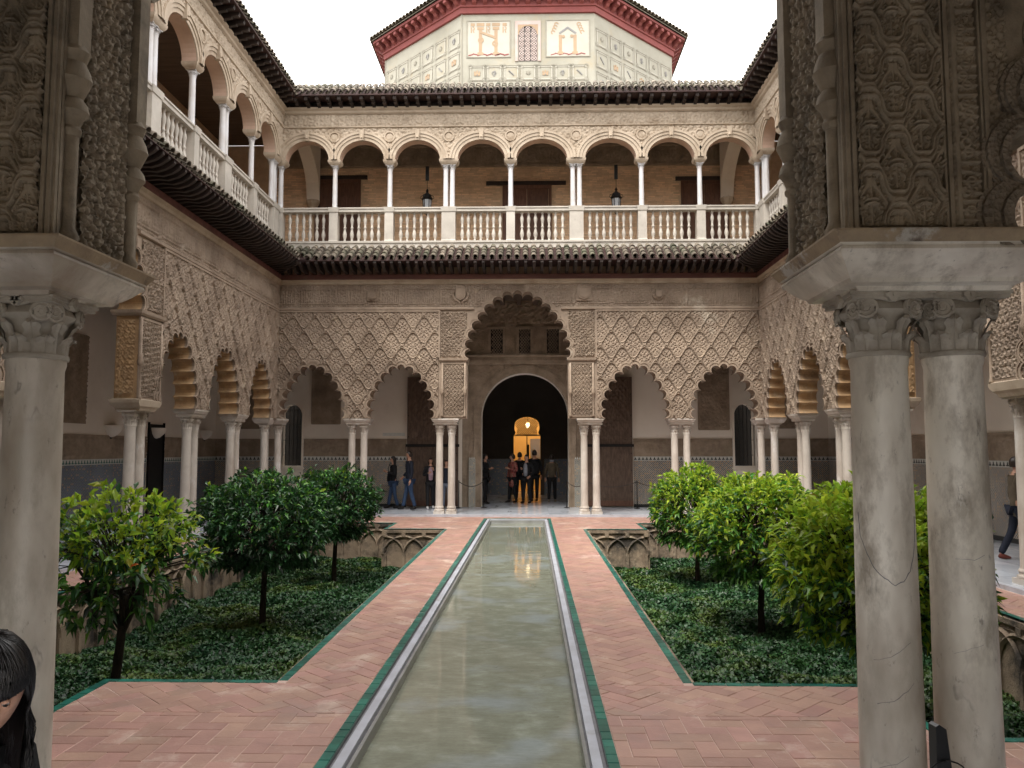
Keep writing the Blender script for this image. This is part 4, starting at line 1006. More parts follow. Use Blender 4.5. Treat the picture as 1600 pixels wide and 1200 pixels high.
for (w0, w1) in ((-7.95, -7.28), (7.12, 7.78)):
    f = MB(); f.box(w0 - .07, w0, -.04, .1, 1.3, 3.3); f.box(w1, w1 + .07, -.04, .1, 1.3, 3.3); f.box(w0 - .1, w1 + .1, -.06, .1, 1.24, 1.3)
    wd = f.obj('window', ['plaster_white'], pw)
    f = MB()
    for i in range(5): x = w0 + (w1 - w0) * (i + .5) / 5; f.box(x - .008, x + .008, .16, .176, 1.3, 3.5)
    for z in (1.7, 2.2, 2.7, 3.2): f.box(w0, w1, .155, .181, z, z + .016)
    f.obj('window_grille', ['iron'], wd)
    f = MB(); f.box(w0 - .3, w1 + .3, .9, .95, .8, 4); f.obj('dark_backing', ['iron'], wd)  # black sheet paints the unlit inside behind the grille
for a, b in ((-BX, -8.02), (-7.21, -3.75), (3.78, 7.05), (7.85, BX)):
    dado(pw, a, b, 'tile_mosaic')
for a, b, c, d in ((-6.95, -6.0, 2.75, 4.9), (5.95, 6.95, 2.55, 4.9), (8.5, 9.3, 2.6, 4.9), (-9.4, -8.5, 2.6, 4.9)):
    relief('stucco_plaque', pw, b - a, d - c, .03, lambda u, v: h_lozenge(u, v, .16), .03, 'stucco_inside', (a, -.02, c))
    f = MB(); f.box(a - .02, a + .04, -.055, 0, c, d); f.box(b - .04, b + .02, -.055, 0, c, d); f.box(a, b, -.05, 0, c - .02, c + .05); f.obj('plaque_border', ['stucco_inside'], pw)
# portal surround
rv = relief('portal_relief', pw, 3.7, 4.72 - 0.05, .03, lambda u, v: h_lozenge(u, v, .17), .03, 'stucco_inside', (PC - 1.85, 0, .05),
    keep=lambda U, V: ~in_poly(U + PC - 1.85, V + .05, [(PC - 1.62, 0)] + [(PC - 1.62 * math.cos(PI * i / 28), 2.99 + 1.62 * math.sin(PI * i / 28)) for i in range(29)] + [(PC + 1.62, 0)]))
m = MB()
for r0, r1, y in ((1.45, 1.52, -.10), (1.52, 1.66, -.06), (1.66, 1.70, -.09)):
    a = [(PC - r0, 0)] + [(PC - r0 * math.cos(PI * i / 28), 2.99 + r0 * math.sin(PI * i / 28)) for i in range(29)] + [(PC + r0, 0)]
    b = [(PC - r1, 0)] + [(PC - r1 * math.cos(PI * i / 28), 2.99 + r1 * math.sin(PI * i / 28)) for i in range(29)] + [(PC + r1, 0)]
    n = len(a); vs = [(x, y, z) for x, z in a] + [(x, y, z) for x, z in b] + [(x, .001, z) for x, z in b] + [(x, .001, z) for x, z in a]
    fs = []
    for i in range(n - 1): fs += [(i, i + 1, n + i + 1, n + i), (n + i, n + i + 1, 2 * n + i + 1, 2 * n + i), (3 * n + i, 3 * n + i + 1, i + 1, i)]
    m.add(vs, fs)
m.obj('portal_arch', ['stucco_inside'], pw)
for x in (PC - 1.86, PC + 1.64):
    m = MB(); m.box(x, x + .22, -.115, .01, 0, 1.58); pj = m.obj('tile_jamb', ['tile_mosaic_fine'], pw)
    t = MB()
    for k in range(3): t.poly([(x + .01 + k * .07, 1.58), (x + .06 + k * .07, 1.58), (x + .035 + k * .07, 1.66)], -.115, -.10, 0, 0)
    t.obj('merlon_tile', ['tile_white'], pj)
f = MB(); stack(f, [(4.72, -2.0, 2.36, -.05, .001), (4.76, -2.0, 2.36, -.12, .001), (4.86, -2.0, 2.36, -.13, .001), (4.98, -2.0, 2.36, -.09, .001), (5.02, -2.0, 2.36, -.14, .001), (5.05, -2.0, 2.36, -.14, .001)])
f.obj('portal_cornice', ['stucco_inside'], pw)
for i, (xa, xb) in enumerate(((-.95, -.55), (.0, .38), (.93, 1.33))):
    f = MB(); f.box(xa - .1, xa, -.07, 0, 5.1, 6.0); f.box(xb, xb + .1, -.07, 0, 5.1, 6.0); f.box(xa - .1, xb + .1, -.06, 0, 5.92, 6.02); f.box(xa - .12, xb + .12, -.08, 0, 5.06, 5.1)
    w = f.obj('lattice_window', ['stucco_inside'], pw)
    q = MB(); q.box(xa, xb, -.004, .01, 5.1, 5.92); q.obj('opening', ['iron'], w)  # flat black sheet on the solid wall, painted dark as an unlit inside
    q = MB()
    for k in range(-8, 9):
        for s_ in (-1, 1):
            x0 = (xa + xb) / 2 + k * .09; pts = []
            for t in range(12):
                z = 5.1 + .82 * t / 11; x = x0 + s_ * (z - 5.5) * .8
                if xa <= x <= xb: pts.append((x, -.02, z))
            if len(pts) > 1: q.tube(pts, .009, 4)
    q.obj('lattice', ['stucco_inside'], w)
relief('carved_panel', pw, .72, .85, .03, h_fill, .02, 'stucco_inside', (-1.9, -.01, 5.1)); relief('carved_panel', pw, .72, .85, .03, h_fill, .02, 'stucco_inside', (1.55, -.01, 5.1))
relief('frieze', pw, 4.2, .7, .035, lambda u, v: h_scroll(u, v, .25), .03, 'stucco_inside', (-1.9, 0, 6.12))
f = MB(); f.box(-4.3, -3.85 + .33, -.02, 0, 2.33, 2.46); f.box(-4.28, -3.54, -.024, -.019, 2.345, 2.445, 1)
link('wall_plaque', f.mesh('wall_plaque', ['plaster_white', 'tile_white']), None, (-.28, BY, 0), label='small pale plaque low on the white wall beside the left wooden door leaf', cat='plaque')

# tall carved door leaves folded back beside the portal
def door_leaf(label, x0, x1, zt):
    root = thing('door_leaf', label, 'door', (0, BY - .10, 0), 0, 'tall dark door leaves beside the portal')
    m = MB(); m.box(x0, x1, -.06, .06, .03, zt); m.obj('leaf', ['door_dark'], root)
    relief('carved_panel', root, x1 - x0 - .2, zt - 2.3, .03, lambda u, v: h_lozenge(u, v, .32), .03, 'door_dark', (x0 + .1, -.06, 2.2))
    relief('carved_panel', root, x1 - x0 - .5, 1.6, .03, lambda u, v: h_lozenge(u, v, .2), .02, 'door_dark', (x0 + .25, -.06, .3))
    m = MB(); m.box(x0 - .04, x1 + .04, -.11, -.061, 1.98, 2.07); m.obj('iron_bar', ['iron'], root)
    m = MB(); m.box(x0, x1, -.08, -.061, .05, .22); m.obj('kick_plate', ['door_wood'], root)
    s = MB()
    for z in (.5, 1.2, 1.75, 2.3, 3.0, 3.7):
        for x in (x0 + .05, x1 - .05): s.box(x - .015, x + .015, -.085, -.06, z, z + .03)
    s.obj('stud', ['iron'], root)
door_leaf('tall dark carved door leaf left of the portal, behind the woman in a pink top', -3.72, -2.02, 4.3)
door_leaf('tall dark carved door leaf right of the portal, with a scuffed metal foot', 2.22, 3.74, 4.3)

# dark hall beyond, and the lit yellow room at its end
hall = thing('hall', 'dark hall seen through the portal, open to a yellow room at its end', 'hall', (0, BY + .6, 0), 0)
m = MB(); D = 6.5
m.box(-4.3, -4.0, 0, D, 0, 6.4); m.box(4.4, 4.7, 0, D, 0, 6.4); m.box(-4.3, 4.7, 0, D, 6.4, 6.6)
m.poly([(-4.3, 0), (-.34, 0), (-.34, 2.5), (-.28, 2.55), (-.26, 2.62), (-.31, 2.75), (-.30, 2.92)] + [(.22 - .52 * math.cos(PI * i / 10), 2.92 + .34 * math.sin(PI * i / 10)) for i in range(1, 10)] + [(.74, 2.92), (.75, 2.75), (.70, 2.62), (.72, 2.55), (.79, 2.5), (.79, 0), (4.7, 0), (4.7, 6.4), (-4.3, 6.4)], D, D + .3, 0, 0)
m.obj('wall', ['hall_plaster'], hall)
for a, b in ((-4.0, -.5), (.95, 4.4)):
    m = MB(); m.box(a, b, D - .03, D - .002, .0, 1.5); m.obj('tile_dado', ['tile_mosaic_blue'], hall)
fl = MB(); ln = 0
for k in range(-9, 10):
    for s_ in (-1, 1):
        pts = []
        for t in range(20):
            z = 2.5 + .74 * t / 19; x = .22 + k * .085 + s_ * (z - 2.85) * .9
            inside = abs(x - .22) < (.44 if z < 2.92 else .5 * math.sqrt(max(0, 1 - ((z - 2.92) / .34) ** 2)))
            if inside: pts.append((x, D + .12, z))
        if len(pts) > 1: fl.tube(pts, .013, 4)
fl.box(-.34, .79, D + .1, D + .16, 2.46, 2.52); fl.box(.20, .24, D + .1, D + .14, 1.6, 2.46)
fl.obj('fanlight_lattice', ['ochre'], hall)
m = MB(); m.box(-1.8, 2.3, D + 3.2, D + 3.3, 0, 4.0); m.box(-1.9, -1.8, D + .3, D + 3.2, 0, 4.0); m.box(2.3, 2.4, D + .3, D + 3.2, 0, 4.0); m.box(-1.8, 2.3, D + .3, D + 3.2, 4.0, 4.1)
m.obj('yellow_room', ['yellow_wall'], hall)
lt = thing('lantern', 'bright hanging lamp glowing in the yellow room beyond the dark hall', 'lamp', (.25, BY + .6 + D + 1.4, 2.95))
m = MB(); m.lathe([(.02, -.12), (.07, -.07), (.09, .03), (.06, .10), (.02, .12)], 10); mg = bpy.data.materials.new('lamp_glow'); mg.use_nodes = True
mg.node_tree.nodes['Principled BSDF'].inputs['Emission Color'].default_value = (1, .75, .4, 1); mg.node_tree.nodes['Principled BSDF'].inputs['Emission Strength'].default_value = 3; MATS['lamp_glow'] = mg
m.obj('globe', ['lamp_glow'], lt, smooth=True)
m = MB(); m.tube([(0, 0, .18), (0, 0, 1.05)], .012, 6); m.obj('chain', ['iron'], lt)
pd = bpy.data.lights.new('room_lamp', 'POINT'); pd.energy = 34; pd.color = (1, .74, .42); pd.shadow_soft_size = .2
po = bpy.data.objects.new('room_lamp', pd); COL.objects.link(po); po.location = (.25, BY + .6 + D + 1.6, 3.75)
m = MB(); m.box(-.05, .03, -.03, .03, 0, 2.1); m.obj('screen_post', ['iron'], hall, loc=(.28, D + .9, 0))
m = MB(); m.box(0, .5, 0, .02, 1.45, 2.35); m.obj('glass_screen', ['glass'], hall, loc=(.36, D + .95, 0))

# side galleries: rear walls
for sg in (-1, 1):
    r = thing('palace_wall', ('white plaster wall with blue tile dado deep inside the left gallery', 'white plaster wall with tile dado deep inside the right gallery')[sg > 0], 'wall', (sg * BX, YC, 0), -sg * PI / 2)
    u0, u1 = sorted(((NB - YC) * -sg, (BY - YC) * -sg)); 
    m = MB(); m.box(u0, u1, 0, .3, 0, 6.9); m.obj('wall', ['plaster_white'], r)
    dm = 'tile_mosaic_blue' if sg < 0 else 'tile_mosaic'
    dr = [(-3.1, -2.1)] if sg < 0 else [(-.3, .9)]
    f = (lambda y: y - YC) if sg < 0 else (lambda y: YC - y)
    gaps = sorted([tuple(sorted((f(y0), f(y1)))) for y0, y1 in (((22.0, 23.1),) if sg < 0 else ((13.2, 14.4),))])
    x = u0
    for a, b in gaps + [(u1, u1)]:
        if a - x > .2: dado(r, x, a, dm, 'green_tile' if sg < 0 else 'tile_black')
        x = b
    for a, b in gaps:
        m = MB(); m.box(a + .1, b - .1, -.02, .0, 0, 2.6); m.box(a + .08, a + .1, -.06, 0, 0, 2.65); m.box(b - .1, b - .08, -.06, 0, 0, 2.65); m.obj('doorway', ['iron'], r)
    for y0, y1 in ((17.9, 18.9), (13.9, 14.9), (9.5, 10.5)):
        a, b = sorted((f(y0), f(y1)))
        relief('stucco_plaque', r, b - a, 2.1, .035, lambda u, v: h_lozenge(u, v, .16), .03, 'stucco_inside', (a, -.02, 2.5))
names = ('shallow white bowl uplight on the left gallery wall, close beside the big near column', 'white bowl uplight between the carved pillar and the next column of the left gallery', 'white bowl uplight deepest in the left gallery')
for i, y in enumerate((20.1, 22.55, 25.9)):
    w = thing('wall_lamp', names[i], 'wall lamp', (-BX, y, 2.36), PI / 2, 'bowl uplights in the left gallery')
    m = MB(); m.lathe([(.03, -.16), (.12, -.13), (.24, -.02), (.30, .12), (.30, .14), (.28, .14), (.22, .0), (.02, -.1)], 14, a0=PI, a1=2 * PI); m.obj('bowl', ['plaster_white'], w, smooth=True, angle=50)
    m = MB(); m.box(-.05, .05, -.03, 0, -.2, .05); m.obj('bracket', ['iron'], w)
r = thing('palace_wall', 'plaster wall of the gallery behind the camera, with a wide opening added to let light onto the near columns', 'wall', (0, NB, 0), PI)
m = MB(); m.box(-BX, -2.2, 0, .3, 0, 6.9); m.box(2.2, BX, 0, .3, 0, 6.9); m.box(-2.2, 2.2, 0, .3, 3.0, 6.9); m.obj('wall', ['plaster_white'], r)  # opening is made up, sized to light the near columns from behind
# slabs between the storeys and lofts
SLABS = [(-BX, BX, FY + .46, BY), (-BX, BX, NB, NY - .80), (-BX, -7.66, NY - .8, FY + .46), (7.66, BX, NY - .8, FY + .46)]
for i, (a, b, c, d) in enumerate(SLABS):
    m = MB(); m.box(a, b, c, d, 6.9, 7.96); m.obj('ceiling', ['ceiling_wood'], kind='structure')
    k = MB(); hor = (b - a) > (d - c); n = int((b - a if hor else d - c) / .55)
    for j in range(n):
        t = (j + .5) / n
        if hor: x = a + (b - a) * t; k.box(x - .07, x + .07, c, d, 6.74, 6.898)
        else: y = c + (d - c) * t; k.box(a, b, y - .07, y + .07, 6.74, 6.898)
    k.obj('ceiling_beam', ['ceiling_wood'], kind='structure')
m = MB()
for a, b, c, d in ((-BX, BX, FY + .34, BY), (-BX, BX, NB, NY - .34), (-BX, -7.54, NY - .34, FY + .34), (7.54, BX, NY - .34, FY + .34)): m.box(a, b, c, d, 12.36, 12.5)
m.obj('ceiling', ['ceiling_wood'], kind='structure')
m = MB()
for a, b, c, d in SLABS: m.box(a, b, c - .4, d + .4, 7.9605, 7.985)
m.obj('gallery_floor', ['stone_warm'], kind='structure')
# thin masonry that fills the wall from the lower cornice to the gallery floor
for nm, a, b, c, d in (('f', -7.2, 7.2, FY + .001, FY + .46), ('n', -7.2, 7.2, NY - .8, NY - .001), ('l', -7.66, -7.2, NY, FY), ('r', 7.2, 7.66, NY, FY)):
    m = MB(); m.box(a, b, c, d, 6.972, 7.948); m.obj('storey_wall', ['plaster_pink'], kind='structure')
# near upper storey
un = thing('gallery_wall', 'upper storey above the camera side of the court', 'wall', (0, NY, 0), PI)
m = MB(); m.box(-7.2, 7.2, .001, .35, 7.95, 12.36); m.obj('wall', ['stone_warm'], un)

# --- upper brick wall with three panelled doors
ub = thing('gallery_wall', 'tan brick wall behind the upper gallery arches, with three panelled doors', 'wall', (0, BY, 0), 0)
DO = [(-6.99, -5.42, 11.13, -7.15, -5.2), (-.56, 1.11, 10.88, -1.12, 1.6), (5.5, 7.1, 11.0, 5.32, 7.3)]
m = MB(); m.box(-BX, BX, .012, .3, 7.96, 12.36); m.obj('wall', ['mortar_wall'], ub)
bk = MB(); row = 0; z = 7.98
while z < 11.5:
    x = -8.2 - (.14 if row % 2 else 0)
    while x < 8.2:
        w = random.uniform(.24, .29)
        if not any(a - .02 < x + w and x < b + .02 and z < t + .02 for a, b, t, _, _ in DO): bk.box(x, x + w - .014, random.uniform(-.004, .002), .013, z, z + .046, 0, random.random() * .98 + .01)
        x += w
    z += .060; row += 1
bk.obj('brick', ['brick_wall'], ub, kind='stuff')
relief('stucco_frieze', ub, 16.4, .62, .035, lambda u, v: h_cartouche(u, v, .62), .035, 'stucco_inside', (-8.2, .0, 11.62))
f = MB(); f.box(-8.2, 8.2, -.05, .01, 11.54, 11.62); f.box(-8.2, 8.2, -.08, .01, 12.24, 12.35); f.obj('frieze_border', ['stucco_inside'], ub)
for k, (a, b, t, la, lb) in enumerate(DO):
    f = MB(); f.box(a, a + .10, -.05, .05, 7.97, t); f.box(b - .10, b, -.05, .05, 7.97, t); f.box(a + .1, b - .1, -.05, .05, t - .12, t)
    d = f.obj('door', ['door_wood'], ub)
    f = MB(); f.box(la, lb, -.07, .05, t + .001, t + .13); f.obj('lintel', ['dark_wood'], d)
    for q in range(2):
        x0 = a + .1 + q * (b - a - .2) / 2; x1 = x0 + (b - a - .2) / 2 - .012
        f = MB(); f.box(x0, x1, .0, .04, 7.98, t - .12)
        for zz in (8.15, 9.0, 9.85):
            for xx in (x0 + .08, (x0 + x1) / 2 + .03):
                f.box(xx, xx + (x1 - x0) / 2 - .12, -.022, 0, zz, min(zz + .72, t - .2))
                f.box(xx + .06, xx + (x1 - x0) / 2 - .18, -.034, -.022, zz + .07, min(zz + .65, t - .27))
        f.obj('door_leaf', ['door_wood'], d)
for sg in (-1, 1):
    r = thing('gallery_wall', 'shadowed rear wall of the %s upper gallery' % ('left' if sg < 0 else 'right'), 'wall', (sg * BX, YC, 0), -sg * PI / 2)
    m = MB(); m.box(NB - YC if sg < 0 else YC - BY, BY - YC if sg < 0 else YC - NB, 0, .3, 7.96, 12.36); m.obj('wall', ['brick_wall'], r)
# lanterns in the upper gallery
for k, x in enumerate((-2.95, 3.15)):
    l = thing('lantern', ('black iron lantern hanging behind the balustrade, left of the middle door', 'black iron lantern hanging behind the balustrade, right of the middle door')[k], 'lantern', (x, FY + 1.6, 9.5), 0, 'iron lanterns of the upper gallery')
    m = MB(); m.box(-.055, .055, -.02, .02, 1.08, 1.55); m.obj('ceiling_rod', ['iron'], l)
    m = MB(); m.tube([(0, 0, .80), (0, 0, 1.10)], .008, 5); m.obj('chain', ['iron'], l)
    m = MB(); m.lathe([(.17, .44), (.19, .47), (.15, .52), (.11, .62), (.05, .66), (.03, .70), (.05, .73), (.02, .80)], 6); m.obj('cap', ['iron'], l)
    m = MB()
    for i in range(6):
        a = PI / 3 * i; m.tube([(.15 * math.cos(a), .15 * math.sin(a), .44), (.11 * math.cos(a), .11 * math.sin(a), .02)], .010, 4)
        m.tube([(.17 * math.cos(a), .17 * math.sin(a), .47), (.22 * math.cos(a), .22 * math.sin(a), .50), (.20 * math.cos(a), .20 * math.sin(a), .56), (.12 * math.cos(a), .12 * math.sin(a), .60)], .009, 4)
    m.lathe([(.11, 0), (.12, .02), (.06, -.03), (.02, -.08)], 6); m.obj('frame', ['iron'], l)
    m = MB(); m.lathe([(.108, .03), (.145, .43)], 6, caps=False); m.obj('pane', ['glass'], l)

# ------------------------------------------------------------------ floors, terrace, pool, beds
fl = MB()
FLR = [(-BX, BX, FY - .07, BY + .6), (-BX, -7.13, NY - .05, FY - .07), (7.13, BX, NY - .05, FY - .07), (-BX, BX, NB, NY - .05)]
for a, b, c, d in FLR: fl.box(a, b, c, d, -1.2, -.014)
fl.box(-4.0, 4.4, BY + .6, BY + 11, -1.2, -.014)
floor = fl.obj('gallery_floor', ['floor_joint'], kind='structure')
sl = MB(); cnt = 0
for ri, (a, b, c, d) in enumerate(FLR + [(-4.0, 4.4, BY + .6, BY + 10.5)]):
    nx = max(1, round((b - a) / .62)); ny = max(1, round((d - c) / .62)); 
    sm = MB(); w, h = (b - a) / nx, (d - c) / ny; g2 = .0025
    sm.box(g2, w - g2, g2, h - g2, -.0138, 0); me = sm.mesh('marble_slab', ['floor_marble'])
    for i in range(nx):
        for j in range(ny):
            if ri in (0, 2) and cnt < 298 and (ri == 0 and j < 3 or ri == 2 and 8 < c + j * h < 24):
                link('marble_slab', me, floor, (a + i * w, c + j * h, 0)); cnt += 1
            else: sl.box(a + i * w + g2, a + (i + 1) * w - g2, c + j * h + g2, c + (j + 1) * h - g2, -.0138, 0, 0, random.random() * .98 + .01)
sl.obj('marble_slab', ['floor_marble'], floor, kind='stuff')
st = MB(); e = .10
for a, b, c, d in ((-7.13, 7.13, FY - .07 - e, FY - .0705), (-7.1295, -7.13 + e, NY, FY - .07 - e), (7.13 - e, 7.1295, NY, FY - .07 - e)): st.box(a, b, c, d, ZP - .06, .002)
st.obj('step_edge', ['coping'], kind='structure')

BI, BO, BN = 1.75, 6.05, 3.25                     # bed: inner, outer and notch x
Y0, Y1, Y2, Y3 = 5.75, 7.0, 20.1, 21.7
tr = MB(); zt, zb = ZP - .0038, -1.3
PW = .95
rects = [(-7.03, 7.03, 3.6, 4.2), (-7.03, -PW, 4.2, Y0), (PW, 7.03, 4.2, Y0), (-BN, -PW, Y0, Y1), (PW, BN, Y0, Y1), (-BI, -PW, Y1, Y2), (PW, BI, Y1, Y2), (-BN, -PW, Y2, Y3), (PW, BN, Y2, Y3),
         (-7.03, -PW, Y3, 23.15), (PW, 7.03, Y3, 23.15), (-7.03, 7.03, 23.15, FY - .17), (-7.03, -BO, Y0, Y3), (BO, 7.03, Y0, Y3)]
for a, b, c, d in rects: tr.box(a, b, c, d, zb, zt)
for p in range(0, len(tr.f)): tr.m[p] = 0 if p % 6 == 4 else 1
terrace = tr.obj('courtyard_pavement', ['path_mortar', 'garden_wall'], kind='structure')

def clip(poly, x0, x1, y0, y1):
    def half(P, f, inter):
        out = []
        for i in range(len(P)):
            a, b = P[i], P[(i + 1) % len(P)]; fa, fb = f(a), f(b)
            if fa >= 0: out.append(a)
            if fa * fb < 0: t = fa / (fa - fb); out.append((a[0] + (b[0] - a[0]) * t, a[1] + (b[1] - a[1]) * t))
        return out
    for f in (lambda p: p[0] - x0, lambda p: x1 - p[0], lambda p: p[1] - y0, lambda p: y1 - p[1]):
        poly = half(poly, f, None)
        if len(poly) < 3: return None
    return poly
def shrink(poly, d):
    c = (sum(p[0] for p in poly) / len(poly), sum(p[1] for p in poly) / len(poly)); out = []; n = len(poly)
    for i in range(n):
        a, b, c2 = poly[i - 1], poly[i], poly[(i + 1) % n]
        d1 = (b[0] - a[0], b[1] - a[1]); d2 = (c2[0] - b[0], c2[1] - b[1]); l1 = math.hypot(*d1) or 1; l2 = math.hypot(*d2) or 1
        n1 = (-d1[1] / l1, d1[0] / l1); n2 = (-d2[1] / l2, d2[0] / l2)
        k = 1 + n1[0] * n2[0] + n1[1] * n2[1]
        if k < .2: k = .2
        out.append((b[0] + d * (n1[0] + n2[0]) / k, b[1] + d * (n1[1] + n2[1]) / k))
    return out
def parea(p): return sum(p[i][0] * p[(i + 1) % len(p)][1] - p[(i + 1) % len(p)][0] * p[i][1] for i in range(len(p))) / 2
bricks = []
def herring(x0, x1, y0, y1, ang, L=.29, W=.145):
    ca, sa = math.cos(ang), math.sin(ang); cx, cy = (x0 + x1) / 2, (y0 + y1) / 2; R = math.hypot(x1 - x0, y1 - y0) / 2 + L
    n = int(R / W) + 3
    for i in range(-n, n):
        for j in range(-n, n):
            k = (i - j) % 4
            if k == 0: q = [(i * W, j * W), (i * W + L, j * W), (i * W + L, j * W + W), (i * W, j * W + W)]
            elif k == 3: q = [(i * W, j * W), (i * W + W, j * W), (i * W + W, j * W + L), (i * W, j * W + L)]
            else: continue
            q = [(cx + x * ca - y * sa, cy + x * sa + y * ca) for x, y in q]
            if max(p[0] for p in q) < x0 or min(p[0] for p in q) > x1 or max(p[1] for p in q) < y0 or min(p[1] for p in q) > y1: continue
            q = clip(q, x0, x1, y0, y1)
            if not q: continue
            qq = []
            for p in q:
                if not qq or math.hypot(p[0] - qq[-1][0], p[1] - qq[-1][1]) > .004: qq.append(p)
            if len(qq) > 2 and math.hypot(qq[0][0] - qq[-1][0], qq[0][1] - qq[-1][1]) < .004: qq.pop()
            if len(qq) < 3 or parea(qq) < .0015: continue
            bricks.append(qq)
E_ = .012; tw = .075
Ym = 6.15
for s_ in (-1, 1):
    def R(a, b, c, d, an):
        if s_ < 0: a, b = -b, -a
        herring(a, b, c, d, an)
    R(PW + .0, 7.02, 4.2, Y0 - tw, 0) if False else None
    R(PW, BN - tw, 4.25, Ym, 0); R(BN - tw, 7.0, 4.25, Y0 - tw, 0)
    R(PW, BN - tw, Ym, Y1 - tw, PI / 4)
    R(PW, BI - tw, Y1 - tw, Y2 + tw, PI / 4)
    R(PW, BN - tw, Y2 + tw, Y3 + tw, PI / 4)
    R(PW, 7.0, Y3 + tw, 23.15, PI / 4)
    R(BO + tw, 7.0, Y0, Y3 + tw, PI / 4)
herring(-7.0, 7.0, 23.15, FY - .18, PI / 4)
def brick_geo(mb, q, cx, cy, r):
    a = shrink(q, .0024); b = shrink(q, .006); n = len(q); dz = random.uniform(-.0025, .0025); tx, ty = random.uniform(-.006, .006), random.uniform(-.006, .006)
    mx_ = sum(p[0] for p in q) / n; my_ = sum(p[1] for p in q) / n
    T = lambda p, z: (p[0] - cx, p[1] - cy, z + dz + (p[0] - mx_) * tx + (p[1] - my_) * ty)
    vs = [T(p, ZP) for p in b] + [T(p, ZP - .0035) for p in a] + [T(p, ZP - .016) for p in a]
    fs = [tuple(range(n))]
    for k in (0, n):
        for i in range(n): fs.append((k + i, k + n + i, k + n + (i + 1) % n, k + (i + 1) % n))
    mb.add(vs, fs, 0, r)
def bdist(q):
    x = sum(p[0] for p in q) / len(q); y = sum(p[1] for p in q) / len(q)
    vis = abs((x - .4) / max(y, .1) + .02) < .68 and y > 4.9
    return (0 if vis else 1, math.hypot(x - .4, y) - 8 * parea(q))
bricks.sort(key=bdist)
rest = MB()
for i, q in enumerate(bricks):
    if i < 300:
        cx, cy = q[0]; m = MB(); brick_geo(m, q, cx, cy, 0); link('brick', m.mesh('brick', ['path_brick']), terrace, (cx, cy, 0))
    else: brick_geo(rest, q, 0, 0, random.random() * .98 + .01)
rest.obj('brick', ['path_brick'], terrace, kind='stuff')

# pool: glazed tile rim, dark channel, white marble kerb, lower ledge, murky water
PY0, PY1 = 2.2 + 2.2, 23.08
pool = MB()
def frame(mb, xo, xi, z0, z1, yo0, yo1, mi=0):
    d = xo - xi
    mb.box(-xo, -xi, yo0, yo1, z0, z1, mi); mb.box(xi, xo, yo0, yo1, z0, z1, mi); mb.box(-xi, xi, yo1 - d, yo1, z0, z1, mi); mb.box(-xi, xi, yo0, yo0 + d, z0, z1, mi)
frame(pool, .949, .872, -1.2, ZP - .008, PY0, PY1 + .06, 1)
frame(pool, .8719, .842, -1.2, ZP - .03, PY0 + .08, PY1 - .02, 1)
frame(pool, .8418, .778, -1.2, ZP - .006, PY0 + .11, PY1 - .05, 0)
frame(pool, .7778, .766, -1.2, ZP - .045, PY0 + .17, PY1 - .11, 1)
frame(pool, .7658, .742, -1.2, ZP - .035, PY0 + .19, PY1 - .13, 2)
pk = pool.obj('pool_kerb', ['coping', 'coping_dark', 'coping_wet'], kind='structure')
tl = MB(); tl.box(.002, .0705, .002, .138, -.02, 0); TM = None
def tile_run(parent, p0, p1, w, z, side, cntr, maxn, rest, name='glazed_tile', length=.14):
    p0, p1 = Vector(p0), Vector(p1); L = (p1 - p0).length; n = max(1, round(L / length)); d = (p1 - p0) / n; dn = d.normalized(); nn = Vector((-dn.y, dn.x)) * side * w
    for i in range(n):
        a = p0 + d * i + dn * .002; b = p0 + d * (i + 1) - dn * .002
        z_ = z + random.uniform(-.002, .002)
        q = [a, b, b + nn, a + nn]
        if side * w < 0: q = q[::-1]
        mid = (a + b) / 2
        near = 4.9 < mid.y < 19 and abs((mid.x - .4) / mid.y) < .66
        tgt = MB() if (near and cntr[0] < maxn) else rest
        ox, oy = (q[0].x, q[0].y) if tgt is not rest else (0, 0)
        vs = [(p.x - ox, p.y - oy, z_) for p in shr(q, .003)] + [(p.x - ox, p.y - oy, z_ - .004) for p in q] + [(p.x - ox, p.y - oy, z_ - .03) for p in q]
        fs = [(0, 1, 2, 3)] + [(k + j, k + 4 + j, k + 4 + (j + 1) % 4, k + (j + 1) % 4) for k in (0, 4) for j in range(4)]
        tgt.add(vs, fs, 0, random.random() * .98 + .01 if tgt is rest else 0)
        if tgt is not rest: link(name, tgt.mesh(name, ['green_tile']), parent, (ox, oy, 0)); cntr[0] += 1
def shr(q, d):
    c = sum(q, Vector((0, 0))) / 4
    return [p + (c - p).normalized() * d * 1.4 for p in q]
cn1 = [0]; rs = MB()
for s_ in (-1, 1): tile_run(pk, (s_ * .949, PY0), (s_ * .949, PY1 + .06), .074, ZP + .002, s_, cn1, 290, rs)
tile_run(pk, (-.873, PY1 + .06), (.873, PY1 + .06), .074, ZP + .002, -1, cn1, 290, rs)
tile_run(pk, (.873, PY0), (-.873, PY0), .074, ZP + .002, -1, cn1, 290, rs)
rs.obj('glazed_tile', ['green_tile'], pk, kind='stuff')
wt = MB(); wt.add([(-.75, PY0 + .2, -.175), (.75, PY0 + .2, -.175), (.75, PY1 - .14, -.175), (-.75, PY1 - .14, -.175)], [(0, 1, 2, 3)])
wt.obj('pool_water', ['water'], kind='structure')

